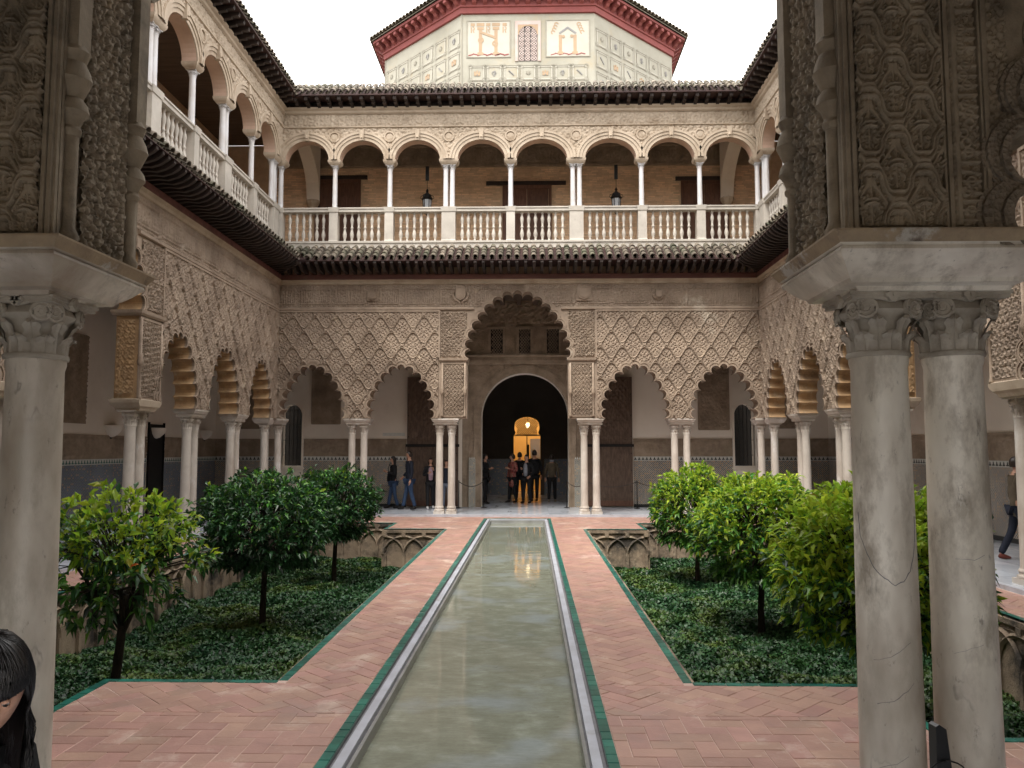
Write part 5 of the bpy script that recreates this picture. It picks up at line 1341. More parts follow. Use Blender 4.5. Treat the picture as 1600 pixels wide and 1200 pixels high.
def bed_poly(s_):
    P = [(BI, Y1), (BN, Y1), (BN, Y0), (BO, Y0), (BO, Y3), (BN, Y3), (BN, Y2), (BI, Y2)]
    return P if s_ > 0 else [(-x, y) for x, y in P][::-1]
for s_ in (-1, 1):
    P = bed_poly(s_); n = len(P)
    so_ = MB(); so_.box(min(p[0] for p in P) - .01, max(p[0] for p in P) + .01, Y0 - .01, Y3 + .01, -1.4, -1.16); so_.obj('garden_soil', ['soil'], kind='structure')
    w = thing('garden_wall', ('left', 'right')[s_ > 0] + ' sunken bed wall of interlaced blind arches under a green tile rim', 'wall')
    w['group'] = 'walls of the sunken beds'
    ribs = MB(); caps = MB(); cn2 = [0]; rs = MB()
    for i in range(n):
        a = Vector(P[i]); b = Vector(P[(i + 1) % n]); d = (b - a); L = d.length; d.normalize(); nn = Vector((-d.y, d.x))    # into the bed
        def W(u, o, z): p = a + d * u + nn * o; return (p.x, p.y, z)
        def bx(u0, u1, o0, o1, z0, z1, mb=ribs):
            vs = [W(u, o, z) for u in (u0, u1) for o in (o0, o1) for z in (z0, z1)]
            mb.add(vs, [(0, 1, 3, 2), (4, 6, 7, 5), (0, 4, 5, 1), (2, 3, 7, 6), (1, 5, 7, 3), (0, 2, 6, 4)])
        k = max(1, round(L / .48)); p = L / k
        bx(.0, L, 0.001, .045, -.155, ZP - .033, caps)
        for j in range(k + 1):
            u = min(max(j * p, .04), L - .04)
            bx(u - .035, u + .035, .001, .05, -1.2, -.66)
            bx(u - .05, u + .05, .001, .055, -.24, -.157)
            if j < k: bx(j * p + .09, (j + 1) * p - .09, .001, .012, -.235, -.225)
        for j in range(-1, k):
            pts = []; c = (j + 1) * p
            for t in range(17):
                an = PI * t / 16; u = c - p * math.cos(an); z = -.68 + .43 * math.sin(an)
                if 0.0 <= u <= L: pts.append(W(u, .022, z))
            if len(pts) > 2: ribs.tube(pts, .034, 4)
        tile_run(w, P[i], P[(i + 1) % n], -tw * 0 - tw, ZP + .003, 1, cn2, 150, rs)
    ribs.obj('blind_arch_rib', ['garden_wall'], w); caps.obj('wall_cap', ['garden_wall'], w)
    rs.obj('glazed_tile', ['green_tile'], w, kind='stuff')
    # masonry face behind the ribs
    fc = MB()
    for i in range(n):
        a = Vector(P[i]); b = Vector(P[(i + 1) % n]); d = (b - a).normalized(); nn = Vector((-d.y, d.x)) * .001
        a2, b2 = a + nn, b + nn; fc.add([(a2.x, a2.y, -1.2), (b2.x, b2.y, -1.2), (b2.x, b2.y, ZP - .033), (a2.x, a2.y, ZP - .033)], [(0, 1, 2, 3)])
    fc.obj('wall', ['garden_wall'], w)

# ------------------------------------------------------------------ painted tower behind the roof
tw_ = thing('tower', 'cream painted octagonal tower with red cornice rising behind the far roof', 'tower', (.29, 41.0, 0))
S = 2.9; AP = S * 2.41421; TZ0, TZ1 = 11.5, 20.95
def oct_ring(ap, z): r = ap / math.cos(PI / 8); return [(r * math.cos(PI / 8 + i * PI / 4), r * math.sin(PI / 8 + i * PI / 4), z) for i in range(8)]
def oct_stack(levels, mats, name, parent=tw_):
    m = MB(); vs = []; fs = []
    for ap, z in levels: vs += oct_ring(ap, z)
    for j in range(len(levels) - 1):
        for i in range(8): fs.append((8 * j + i, 8 * j + (i + 1) % 8, 8 * j + 8 + (i + 1) % 8, 8 * j + 8 + i))
    m.add(vs, fs); return m.obj(name, mats, parent)
oct_stack([(AP, TZ0), (AP, TZ1 + .6)], ['tower_plaster'], 'wall')
oct_stack([(AP + .01, 20.95), (AP + .10, 20.97), (AP + .10, 21.22), (AP + .16, 21.24), (AP + .16, 21.30)], ['cornice_red'], 'cornice')
oct_stack([(AP + .16, 21.30), (AP + .16, 21.66), (AP + .60, 21.67), (AP + .60, 21.78)], ['cornice_red'], 'cornice')
oct_stack([(AP + .68, 21.79), (AP + .68, 21.83), (AP + .0, 22.2), (.3, 24.6)], ['roof_tile'], 'roof')
def corb():
    m = MB(); m.poly([(-.14, 21.3), (-.30, 21.38), (-.38, 21.47), (-.56, 21.52), (-.56, 21.668), (-.14, 21.668)], -.09, .09, 0, 0, P=lambda u, y, z: (y, u, z)); return m.mesh('corbel', ['cornice_red'])
CB = corb(); TT = tile_mesh(.13, .12, .7)
for fi in (5, 6, 4, 7, 3):                        # faces towards the court
    a = -PI / 2 + (fi - 5.5) * PI / 4 - PI / 8 + (PI / 8 if False else 0)
for k, fa in enumerate((-PI / 2, -PI / 2 - PI / 4, -PI / 2 + PI / 4, -PI, 0.0)):
    nx, ny = math.cos(fa), math.sin(fa); ex, ey = -ny, nx
    nC = 13
    for i in range(nC):
        u = (i - (nC - 1) / 2) * (2 * S + .30) / nC
        link('corbel', CB, tw_, (nx * AP + ex * u, ny * AP + ey * u, 0), rz=fa + PI / 2)
    nT = 24
    for i in range(nT):
        u = (i + .5 - nT / 2) * (2 * S + .58) / nT
        link('roof_tile', TT, tw_, (nx * (AP + .74) + ex * u, ny * (AP + .74) + ey * u, 21.86), rot=(.5, 0, fa + PI / 2))
def tface(fa):
    """returns a function mapping (u, out, z) on a tower face to tower-local coordinates; u grows to the right as seen"""
    nx, ny = math.cos(fa), math.sin(fa); ex, ey = -ny, nx
    return lambda u, o, z: (nx * (AP + o) + ex * u, ny * (AP + o) + ey * u, z)
def fbox(mb, F, u0, u1, z0, z1, o=.02, mi=0, ang=0, o0=0.001):
    cu, cz = (u0 + u1) / 2, (z0 + z1) / 2; ca, sa = math.cos(ang), math.sin(ang)
    def T(u, z): u -= cu; z -= cz; return cu + u * ca - z * sa, cz + u * sa + z * ca
    vs = [F(*(lambda q: (q[0], oo, q[1]))(T(u, z))) for u in (u0, u1) for oo in (o, o0) for z in (z0, z1)]
    mb.add(vs, [(0, 1, 3, 2), (4, 6, 7, 5), (0, 4, 5, 1), (2, 3, 7, 6), (1, 5, 7, 3), (0, 2, 6, 4)], mi)
def fring(mb, F, cu, cz, r0, r1, o=.02, mi=0, n=16, a0=0, a1=2 * PI, sz=1.0):
    vs = []; 
    for i in range(n + 1):
        a = a0 + (a1 - a0) * i / n
        for r in (r0, r1): vs.append(F(cu + r * math.cos(a), o, cz + r * math.sin(a) * sz))
    mb.add(vs, [(2 * i, 2 * i + 1, 2 * i + 3, 2 * i + 2) for i in range(n)], mi)
TM_ = ['tower_line', 'tower_white', 'tower_tan', 'tower_grey', 'cornice_red', 'lattice', 'iron']
def emblem(mb, F, u, z, s, kind):
    if kind == 0:      # castle
        fbox(mb, F, u - .5 * s, u + .5 * s, z - .45 * s, z + .05 * s, .024, 2)
        for q in (-.4, 0, .4): fbox(mb, F, u + (q - .12) * s, u + (q + .12) * s, z + .05 * s, z + (.45 if q == 0 else .3) * s, .026, 2)
        fbox(mb, F, u - .08 * s, u + .08 * s, z - .44 * s, z - .2 * s, .03, 3)
    elif kind == 1:    # rampant lion
        for x0, z0, w, h, an in ((0, .0, .16, .6, .3), (.12, .3, .22, .2, 0), (-.15, -.35, .1, .35, .5), (.12, -.35, .1, .35, -.3), (.22, .05, .3, .07, .4), (.22, -.1, .28, .07, -.3), (-.3, .1, .07, .5, -.4)):
            fbox(mb, F, u + (x0 - w / 2) * s, u + (x0 + w / 2) * s, z + (z0 - h / 2) * s, z + (z0 + h / 2) * s, .024 + .001 * (x0 + .5), 3, an)
    elif kind == 2:    # diagonal band
        fbox(mb, F, u - .09 * s, u + .09 * s, z - .62 * s, z + .62 * s, .024, 3, PI / 4)
        for q in (-1, 1): fbox(mb, F, u - .02 * s, u + .02 * s, z - .5 * s, z + .5 * s, .026, 1, PI / 4 * 1.0)
    else:              # leafy cross
        for an in range(4): fbox(mb, F, u - .06 * s, u + .06 * s, z - .4 * s, z + .4 * s, .022 + an * .001, 0, an * PI / 4)
FF = tface(-PI / 2)
d = MB()
for (u0, u1, z0, z1) in ((-2.64, -.80, 19.02, 20.63), (.82, 2.67, 19.02, 20.63)):
    fbox(d, FF, u0, u1, z0, z1, .012, 1)
    for a, b, c, e in ((u0 - .05, u1 + .05, z1, z1 + .04), (u0 - .05, u1 + .05, z0 - .04, z0), (u0 - .05, u0, z0, z1), (u1, u1 + .05, z0, z1)): fbox(d, FF, a, b, c, e, .03, 0)
# left: two pillars with capitals, crowned letters and a ribbon
for u in (-2.08, -1.40):
    fbox(d, FF, u - .07, u + .07, 19.2, 20.25, .020, 2); fbox(d, FF, u - .14, u + .14, 20.25, 20.38, .024, 2); fbox(d, FF, u - .17, u + .17, 20.42, 20.56, .022, 2); fbox(d, FF, u - .13, u + .13, 19.1, 19.22, .024, 2)
for u in (-2.42, -1.74, -1.02):
    fbox(d, FF, u - .09, u + .09, 20.42, 20.55, .022, 2); fbox(d, FF, u - .09, u - .04, 20.12, 20.38, .02, 2); fring(d, FF, u + .0, 20.31, .05, .09, .02, 2, 8, -PI / 2, PI / 2); fbox(d, FF, u + .01, u + .05, 20.11, 20.27, .021, 2, .3)
fbox(d, FF, -2.10, -1.38, 19.96, 20.06, .028, 2, -.38); fring(d, FF, -2.06, 19.78, .06, .13, .026, 2); fring(d, FF, -1.44, 19.62, .06, .13, .026, 2)
for j, u in enumerate(np.linspace(-2.5, -.95, 9)): fbox(d, FF, u - .11, u + .11, 19.08 + .03 * (j % 2), 19.13 + .03 * (j % 2), .018 + .001 * j, 4, .25 * (-1) ** j)
# right: an arch between two pillars, sprays above
for u in (1.42, 2.06): fbox(d, FF, u - .07, u + .07, 19.2, 19.98, .020, 2); fbox(d, FF, u - .12, u + .12, 19.1, 19.22, .024, 2)
fbox(d, FF, 1.33, 1.80, 20.14, 20.22, .026, 3, .62); fbox(d, FF, 1.68, 2.15, 20.14, 20.22, .027, 3, -.62)
fring(d, FF, 1.55, 19.9, .0, .07, .03, 2); fring(d, FF, 1.92, 19.92, .0, .07, .03, 2)
for u, sg in ((1.2, 1), (2.28, -1)):
    for j in range(4): fring(d, FF, u + sg * .05 * j - sg * .1, 20.1 + .12 * j, .05, .10, .02 + j * .001, 2, 10, 0, 4.5)
for j, u in enumerate(np.linspace(1.1, 2.4, 8)): fbox(d, FF, u - .11, u + .11, 19.08 + .03 * (j % 2), 19.12 + .03 * (j % 2), .018 + .001 * j, 4, .25 * (-1) ** j)
d.obj('painted_panel', TM_, tw_, kind='stuff')
# lattice window of the front
w = MB(); fbox(w, FF, -.56, -.44, 18.8, 20.62, .05, 5); fbox(w, FF, .44, .56, 18.8, 20.62, .05, 5); fbox(w, FF, -.44, .44, 20.45, 20.62, .05, 5)
arcw = [(-.44, 20.0)] + [(-.40 * math.cos(PI * i / 12), 20.0 + .40 * math.sin(PI * i / 12)) for i in range(13)] + [(.44, 20.0), (.44, 20.45), (-.44, 20.45)]
w.poly(arcw, .0, .045, 2, 5, P=lambda u, y, z: FF(u, .045 - y, z))
win = w.obj('window', TM_, tw_)
w = MB(); fbox(w, FF, -.41, .41, 18.8, 20.4, .008, 6); win2 = w.obj('opening', TM_, win)  # no hole here: black sheet stands in for the shade behind the lattice
w = MB()
for j in range(7):
    for i in range(3):
        cu = -.27 + i * .27 + (0); cz = 18.92 + j * .225; fring(w, FF, cu, cz, .085, .115, .03, 5, 8); fring(w, FF, cu, cz, .0, .04, .03, 5, 6)
        fbox(w, FF, cu - .014, cu + .014, cz - .12, cz + .12, .028, 5, PI / 4); fbox(w, FF, cu - .014, cu + .014, cz - .12, cz + .12, .029, 5, -PI / 4)
for u in (-.40, -.135, .135, .385): fbox(w, FF, u, u + .02, 18.8, 20.2, .026, 5)
w.obj('lattice', TM_, win)
d = MB()
def square(F, u, z, s, k, mat_=0):
    for a, b, c, e in ((-s, s, s - .04, s), (-s, s, -s, -s + .04), (-s, -s + .04, -s + .04, s - .04), (s - .04, s, -s + .04, s - .04)): fbox(d, F, u + a, u + b, z + c, z + e, .02, 1)
    for a, b, c, e in ((-s - .05, s + .05, s + .02, s + .05), (-s - .05, s + .05, -s - .05, -s - .02)): fbox(d, F, u + a, u + b, z + c, z + e, .022, 0)
    for qx in (-1, 1):
        for qz in (-1, 1): fring(d, F, u + qx * s, z + qz * s, .07, .10, .03, 0, 8)
        fbox(d, F, u + qx * (s + .04) - .012, u + qx * (s + .04) + .012, z - s + .1, z + s - .1, .024, 0)
    emblem(d, F, u, z, s * .85, k)
for i in range(7): square(FF, -2.22 + i * .745, 18.28, .30, (0, 1, 2, 3)[i % 4])
for F in (tface(-PI / 2 - PI / 4), tface(-PI / 2 + PI / 4)):
    for j in range(4):
        for i in range(6):
            square(F, -2.38 + i * .95, 17.0 + j * .98 + (0), .34, (i * 2 + j) % 4)
for i in range(8): fring(d, FF, -2.5 + i * .715, 17.35, .16, .19, .02, 0, 10)
d.obj('painted_square', TM_, tw_, kind='stuff')
for i in range(8):
    r = AP / math.cos(PI / 8)
m = MB()
for q in (5, 6): x, y, _ = oct_ring(AP + .012, 0)[q - 1]; m.box(x - .03, x + .03, y - .02, y + .05, TZ0, 20.95)
m.obj('corner_strip', ['tower_line'], tw_)

# ------------------------------------------------------------------ orange trees
def leaves_mesh(name, pts, dirs, L, wid, mats, mi, droop=.25):
    """pts (n,3) leaf bases, dirs (n,3) unit; folded four-triangle leaves"""
    n = len(pts); up = np.array([0, 0, 1.]); side = np.cross(dirs, up + RNG.normal(0, .5, (n, 3))); side /= np.linalg.norm(side, axis=1)[:, None] + 1e-9
    nor = np.cross(side, dirs); l = L[:, None]; w = (L * wid)[:, None]
    b = pts; m = pts + dirs * l * .5 - nor * 0; t = pts + dirs * l - up * l * droop
    a1 = pts + dirs * l * .42 + side * w + nor * w * .45; a2 = pts + dirs * l * .42 - side * w + nor * w * .45
    V = np.stack([b, a1, m, a2, t], 1).reshape(-1, 3); o = np.arange(n)[:, None] * 5
    F = np.concatenate([np.stack([o + 0, o + 1, o + 2], -1), np.stack([o + 0, o + 2, o + 3], -1), np.stack([o + 1, o + 4, o + 2], -1), np.stack([o + 2, o + 4, o + 3], -1)], 1).reshape(-1, 3)
    return np_mesh(name, V, F, mats, smooth=False, rnd=np.repeat(RNG.random(n) * .98 + .01, 4), mi=np.repeat(mi, 4))
def orange_tree(label, x, y, zc, rx, rz_, tips, per, pal, leafL, trunk_lean=0.0, lower=0.0, fruit=0, seed=1, hollow=.45, base=-1.16):
    rg = np.random.default_rng(seed)
    root = thing('orange_tree', label, 'tree', (x, y, base), 0, 'clipped orange trees in the sunken beds')
    C = np.array([0, 0, zc - base])
    d = rg.normal(0, 1, (tips, 3)); d /= np.linalg.norm(d, axis=1)[:, None]
    rad = hollow + (1 - hollow) * rg.random(tips) ** .55
    lump = 1 + .10 * np.sin(d[:, 0] * 5 + seed) * np.cos(d[:, 2] * 6 + seed * 2) + .07 * np.sin(d[:, 1] * 9 + seed)
    T = C + d * (rad * lump)[:, None] * np.array([rx, rx, rz_])
    if tips < 400:
        thin = (d[:, 2] < -.1) & (rg.random(tips) < .45); T[thin] = C + d[thin] * np.array([rx, rx, rz_]) * .55; T[thin, 2] += .3
    low = (d[:, 2] < -.55) & (tips >= 400)
    T[low, 2] = C[2] - rz_ * (.62 + .2 * rg.random(low.sum())) + lower * 0
    # trunk and limbs
    m = MB(); h = C[2]
    lean = Vector((trunk_lean, 0, 0))
    m.tube([(0, 0, -.1), (lean.x * .2, .01, h * .3), (lean.x * .6 + .02, -.01, h * .55), (lean.x, 0, h * .8)], [.062, .05, .045, .042], 9)
    m.obj('trunk', ['bark'], root, smooth=True)
    m = MB(); nb = 9
    for i in range(nb):
        a = 2 * PI * i / nb + rg.random(); e = .35 + .6 * rg.random(); s0 = Vector((lean.x * .9, 0, h * (.58 + .22 * rg.random())))
        e1 = Vector((math.cos(a) * rx * .35, math.sin(a) * rx * .35, h * .85)); e2 = Vector((math.cos(a + .2) * rx * .72, math.sin(a + .2) * rx * .72, C[2] + rz_ * (rg.random() * 1.1 - .45)))
        m.tube([s0, (s0 + e1) / 2 + Vector((0, 0, .04)), e1, e2], [.032, .026, .018, .008], 6)
    ctr = np.array([lean.x, 0, C[2] * .9])
    for i in range(0, tips, 3):
        p = T[i]; q = ctr + (p - ctr) * .45 + rg.normal(0, .03, 3); m.tube([Vector(q), Vector((p + q) / 2) + Vector((0, 0, .03)), Vector(p)], [.008, .006, .003], 4)
    m.obj('branch', ['bark'], root, smooth=True)
    n = tips * per; P = np.repeat(T, per, 0) + rg.normal(0, .028, (n, 3)); ax = np.repeat(d, per, 0) * .75 + np.array([0, 0, .30])
    th = rg.normal(0, 1, (n, 3)); D = ax + th * .75; D /= np.linalg.norm(D, axis=1)[:, None]
    L = leafL * (.65 + .6 * rg.random(n))
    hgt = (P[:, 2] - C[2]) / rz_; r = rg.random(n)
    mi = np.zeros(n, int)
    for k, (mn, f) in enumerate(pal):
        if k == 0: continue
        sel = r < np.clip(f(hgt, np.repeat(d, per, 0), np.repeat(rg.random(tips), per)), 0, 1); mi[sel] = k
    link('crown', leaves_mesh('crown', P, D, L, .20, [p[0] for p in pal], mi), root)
    for i in range(fruit):
        m = MB(); c = C + d[i] * np.array([rx, rx, rz_]) * .9; c[2] = C[2] + (.0, -.15, -.5, .1)[i % 4] * rz_
        m.lathe([(.001, -.042), (.025, -.036), (.041, -.015), (.042, .012), (.028, .034), (.006, .040)], 10); m.obj('orange', ['orange_fruit'], root, smooth=True, loc=tuple(c))
    return root
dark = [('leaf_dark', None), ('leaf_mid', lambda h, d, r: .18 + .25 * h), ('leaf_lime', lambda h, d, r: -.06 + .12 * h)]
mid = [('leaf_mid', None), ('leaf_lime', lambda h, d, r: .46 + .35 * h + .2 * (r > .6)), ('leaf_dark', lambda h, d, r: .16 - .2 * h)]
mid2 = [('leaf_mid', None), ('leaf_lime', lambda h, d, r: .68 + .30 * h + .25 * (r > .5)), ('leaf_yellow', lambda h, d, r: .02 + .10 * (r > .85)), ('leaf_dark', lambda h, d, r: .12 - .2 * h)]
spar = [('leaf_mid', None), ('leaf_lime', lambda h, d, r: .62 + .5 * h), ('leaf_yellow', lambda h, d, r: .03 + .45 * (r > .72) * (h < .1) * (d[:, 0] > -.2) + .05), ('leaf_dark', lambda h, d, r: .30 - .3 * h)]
orange_tree('open airy orange tree nearest on the left, dark trunk bare to the ivy', -4.02, 8.62, .74, .92, .74, 320, 9, spar, .140, .10, 0, 2, 3, .35)
orange_tree('round dark green orange tree in the middle of the left bed', -3.95, 13.2, .70, 1.08, .80, 1100, 9, dark, .125, 0, 0, 0, 5, .5)
orange_tree('dark green orange tree farthest back in the left bed', -3.90, 17.75, .70, .98, .82, 1000, 8, dark, .125, 0, 0, 0, 8, .5)
orange_tree('mid green orange tree farthest back in the right bed', 3.98, 17.75, .62, .98, .88, 1000, 8, mid, .13, 0, 0, 0, 11, .5)
orange_tree('bright green orange tree in the middle of the right bed', 4.06, 13.2, .62, 1.06, .90, 1300, 8, mid, .13, 0, 0, 0, 14, .5)
orange_tree('lime and yellow leafed orange tree behind the two big near columns', 4.02, 8.7, .68, 1.02, .84, 1300, 8, mid2, .14, 0, 0, 0, 17, .45)

# ground cover
def ivy(s_, label):
    P = bed_poly(s_); xs = [p[0] for p in P]; N = 300000
    x = RNG.uniform(min(xs), max(xs), N); y = Y0 + (Y3 - Y0) * RNG.random(N) ** 1.35
    ok = in_poly(x, y, [(p[0], p[1]) for p in P]); x, y = x[ok], y[ok]; n = len(x)
    hz = .10 * np.sin(x * 2.1 + 1) * np.cos(y * 1.7) + .06 * np.sin(x * 5.3 + y * 3.1) + .04 * np.sin(y * 7.7 - x * 4)
    z = -.98 + hz * .7 - RNG.random(n) ** 2 * .14
    s = (.017 + .014 * RNG.random(n)) * (1 + .5 * (y - Y0) / 16); a = RNG.uniform(0, 2 * PI, n); tl_ = RNG.normal(0, .55, (n, 2))
    ca, sa = np.cos(a), np.sin(a)
    U = np.stack([ca, sa, tl_[:, 0]], 1) * s[:, None]; V = np.stack([-sa, ca, tl_[:, 1]], 1) * s[:, None] * .7
    c = np.stack([x, y, z], 1)
    pts = np.stack([c - U, c - V + .1 * U, c + U, c + V + .1 * U], 1).reshape(-1, 3)
    q = np.arange(4 * n).reshape(-1, 4)
    link('ground_cover', np_mesh('ground_cover', pts, q, 'leaf_ivy', rnd=RNG.random(n) * .98 + .01), None, label=label, cat='ground cover', kind='stuff')
ivy(-1, 'low dark ivy filling the left sunken bed'); ivy(1, 'low dark ivy filling the right sunken bed')

# ------------------------------------------------------------------ people
def skin_mesh(name, joints, edges, mats, sub=1, root=0):
    """joints: list of (x,y,z,rx,ry); grown into one continuous tapering surface"""
    me = bpy.data.meshes.new('tmp'); me.from_pydata([j[:3] for j in joints], edges, []); o = bpy.data.objects.new('tmp', me); COL.objects.link(o)
    md = o.modifiers.new('s', 'SKIN'); md.use_smooth_shade = True
    if not me.skin_vertices: me.attributes  # layer is made by the modifier
    if len(me.skin_vertices) == 0:
        bm_ = bmesh_new(me)
    for i, j in enumerate(joints):
        sv_ = me.skin_vertices[0].data[i]; sv_.radius = (j[3], j[4]); sv_.use_root = (i == root)
    m2 = o.modifiers.new('u', 'SUBSURF'); m2.levels = sub; m2.render_levels = sub
    dg = bpy.context.evaluated_depsgraph_get(); dg.update()
    ev = o.evaluated_get(dg); r = bpy.data.meshes.new_from_object(ev); r.name = name
    bpy.data.objects.remove(o); bpy.data.meshes.remove(me)
    r.materials.clear()
    for m in mats: r.materials.append(M(m))
    r.polygons.foreach_set('use_smooth', [True] * len(r.polygons)); 
    return r
def bmesh_new(me):
    import bmesh
    b = bmesh.new(); b.from_mesh(me); b.verts.layers.skin.verify(); b.to_mesh(me); b.free(); return None
def head_geo(mb, c, s, yaw, pitch, n=20, mi=0):
    """head with brow, eye sockets, nose, lips, chin; faces -y before turning"""
    R = Matrix.Rotation(yaw, 4, 'Z') @ Matrix.Rotation(pitch, 4, 'X'); vs = []; fs = []; ml = []
    NV = n * 3 // 4 + 2; NU = n * 2
    for j in range(NV + 1):
        ph = PI * j / NV
        for i in range(NU):
            th = 2 * PI * i / NU; x = math.sin(ph) * math.sin(th); y = -math.sin(ph) * math.cos(th); z = math.cos(ph)
            X = x * .072; Y = y * .093; Z = z * .115
            if z < 0: k = 1 + z * .30; X *= k; Y *= (1 + z * .12)
            if y < 0:
                Y += .006 * (1 if z > .1 else 0) * -y
                g = lambda a, b, sa, sb: math.exp(-((X - a) / sa) ** 2 - ((Z - b) / sb) ** 2)
                Y -= .022 * g(0, -.022, .010, .020) + .010 * g(0, .004, .008, .02)
                Y += .013 * (g(.030, .010, .014, .010) + g(-.030, .010, .014, .010))
                Y -= .006 * g(0, .032, .045, .010)
                Y -= .007 * g(0, -.058, .020, .007); Y += .004 * g(0, -.0585, .018, .002); Y -= .007 * g(0, -.092, .018, .012)
                Y += .004 * g(0, -.045, .02, .005)
            p = R @ Vector((X * s, Y * s, Z * s)); vs.append((p.x + c[0], p.y + c[1], p.z + c[2]))
    for j in range(NV):
        for i in range(NU): fs.append((j * NU + i, (j + 1) * NU + i, (j + 1) * NU + (i + 1) % NU, j * NU + (i + 1) % NU))
    mb.add(vs, fs, mi)
    for sx in (-1, 1):                          # ears
        e = [R @ Vector((sx * (.070 + .008 * math.sin(t)) * s, (.008 + .016 * math.cos(t)) * s, (-.002 + .030 * math.sin(t)) * s)) + Vector(c) for t in [k * PI / 5 for k in range(10)]]
        o = R @ Vector((sx * .078 * s, .018 * s, 0)) + Vector(c); mb.add([tuple(q) for q in e] + [tuple(o)], [(k, (k + 1) % 10, 10) for k in range(10)], mi)
    return R
def hand_geo(mb, w, d, s, curl=.5, mi=0, thumb=1):
    """palm and five bent fingers at wrist w pointing along d"""
    d = Vector(d).normalized(); a = d.cross(Vector((0, 1, 0)))
    if a.length < .2: a = Vector((1, 0, 0))
    a.normalize(); b = d.cross(a).normalized(); w = Vector(w)
    mb.tube([w, w + d * .03 * s, w + d * .09 * s], [.024 * s, .036 * s, .032 * s], 8, mi)
    for k, L in enumerate((.065, .078, .074, .058)):
        p0 = w + d * .085 * s + a * (-.027 + .018 * k) * s; L *= s
        p1 = p0 + d * L * .42; p2 = p1 + (d * (1 - curl) + b * curl).normalized() * L * .33; p3 = p2 + (d * (1 - 1.5 * curl) + b * 1.5 * curl).normalized() * L * .25
        mb.tube([p0, p1, p2, p3], [.009 * s, .0085 * s, .008 * s, .006 * s], 6, mi)
    t0 = w + d * .03 * s - a * .028 * s * thumb
    mb.tube([t0, t0 + (d * .6 - a * thumb * .7) * .03 * s, t0 + (d - a * thumb * .5 + b * .2) * .055 * s], [.012 * s, .010 * s, .007 * s], 6, mi)
def person(label, x, y, z, h, rz, top='cloth_black', legs='jeans', shoes='shoe_dark', hair='hair', hairlen=.0, coat_len=.0, arms=((-.06, .0), (-.06, .0)), stride=.08, headyaw=0., headpitch=0., extra=None, wide=1.12, inner=None, hires=False, headoff=(0, 0, 0)):
    """arms: per side 'down', 'bent' (hand at chest) or 'phone' (hands raised)"""
    root = thing('person', label, 'person', (x, y, z), rz, 'visitors in and around the galleries')
    k = h / 1.75
    J = lambda *a: [(p[0] * k, p[1] * k, p[2] * k, p[3] * k * (wide if q < 4 else 1), p[4] * k) for q, p in enumerate(a)]
    fl, fr = -stride, stride
    hipz = .90
    A = []
    for sx, a in ((-1, arms[0]), (1, arms[1])):
        if a == 'bent': A.append(((sx * .24, .02, 1.14), (sx * .08, -.24, 1.24)))
        elif a == 'phone': A.append(((sx * .22, -.10, 1.16), (sx * .06, -.28, 1.36)))
        elif a == 'hip': A.append(((sx * .27, .03, 1.14), (sx * .19, -.14, .98)))
        else: A.append(((sx * .235, .02, 1.13), (sx * .25, -.04, .88)))
    feet = [(-.10, fl), (.10, fr)]
    body = [(0, 0, .94, .13, .10), (0, .005, 1.12, .115, .088), (0, .0, 1.30, .135, .10), (0, .005, 1.42, .11, .08), (headoff[0] * .5, headoff[1] * .5, 1.50, .05, .05), (headoff[0], -.008 + headoff[1], 1.60 + headoff[2], .055, .06)]
    ed = [(0, 1), (1, 2), (2, 3), (3, 4), (4, 5)]
    for q, sx in enumerate((-1, 1)):
        b = len(body); (el, wr) = A[q]
        body += [(sx * .165, .0, 1.41, .055, .05), (el[0], el[1], el[2], .038, .036), (wr[0], wr[1], wr[2], .026, .024)]
        ed += [(3, b), (b, b + 1), (b + 1, b + 2)]
    for q, sx in enumerate((-1, 1)):
        b = len(body); fy = feet[q][1]
        body += [(sx * .09, .0, .86, .085, .085), (sx * .10, fy * .35 - .02, .49, .056, .056), (sx * .105, fy, .09, .036, .036)]
        ed += [(0, b), (b, b + 1), (b + 1, b + 2)]
    bj = J(*body)
    bme = skin_mesh('body', bj, ed, ['skin', 'eye_white', 'eye_dark', 'lips'])
    ob = link('body', bme, root)
    # join head and hands into the body mesh
    mb = MB(); hc = (headoff[0] * k, (-.012 + headoff[1]) * k, (1.645 + headoff[2]) * k); R = head_geo(mb, hc, k * .98, headyaw, headpitch, 30 if hires else 12)
    if hires or True:
        for sx in (-1, 1):
            c = R @ Vector((sx * .030 * k, -.0715 * k, .009 * k)) + Vector(hc)
            for rad, mi_, off, upz in ((.0105, 1, 0, 0), (.0062, 2, .0070, -.002), (.0116, 0, .0012, .0062), (.0112, 0, .0, -.0085)):
                cc = c + R @ Vector((0, -off * k, upz * k)); vs = []; 
                for j in range(5):
                    for i in range(8): a, b = PI * j / 4, 2 * PI * i / 8; vs.append((cc.x + rad * k * math.sin(a) * math.cos(b), cc.y + rad * k * .8 * math.sin(a) * math.sin(b), cc.z + rad * .62 * k * math.cos(a)))
                mb.add(vs, [(j * 8 + i, (j + 1) * 8 + i, (j + 1) * 8 + (i + 1) % 8, j * 8 + (i + 1) % 8) for j in range(4) for i in range(8)], mi_)
    for q in range(2):
        el, wr = Vector(A[q][0]) * k, Vector(A[q][1]) * k; hand_geo(mb, wr, (wr - el), k, .35 if arms[q] in ('down',) or isinstance(arms[q], tuple) else .7, 0, 1 if q else -1)
    hm = mb.mesh('head', ['skin', 'eye_white', 'eye_dark', 'lips'], smooth=True)
    import bmesh
    b = bmesh.new(); b.from_mesh(bme); b.from_mesh(hm); b.to_mesh(bme); b.free(); bme.polygons.foreach_set('use_smooth', [True] * len(bme.polygons))
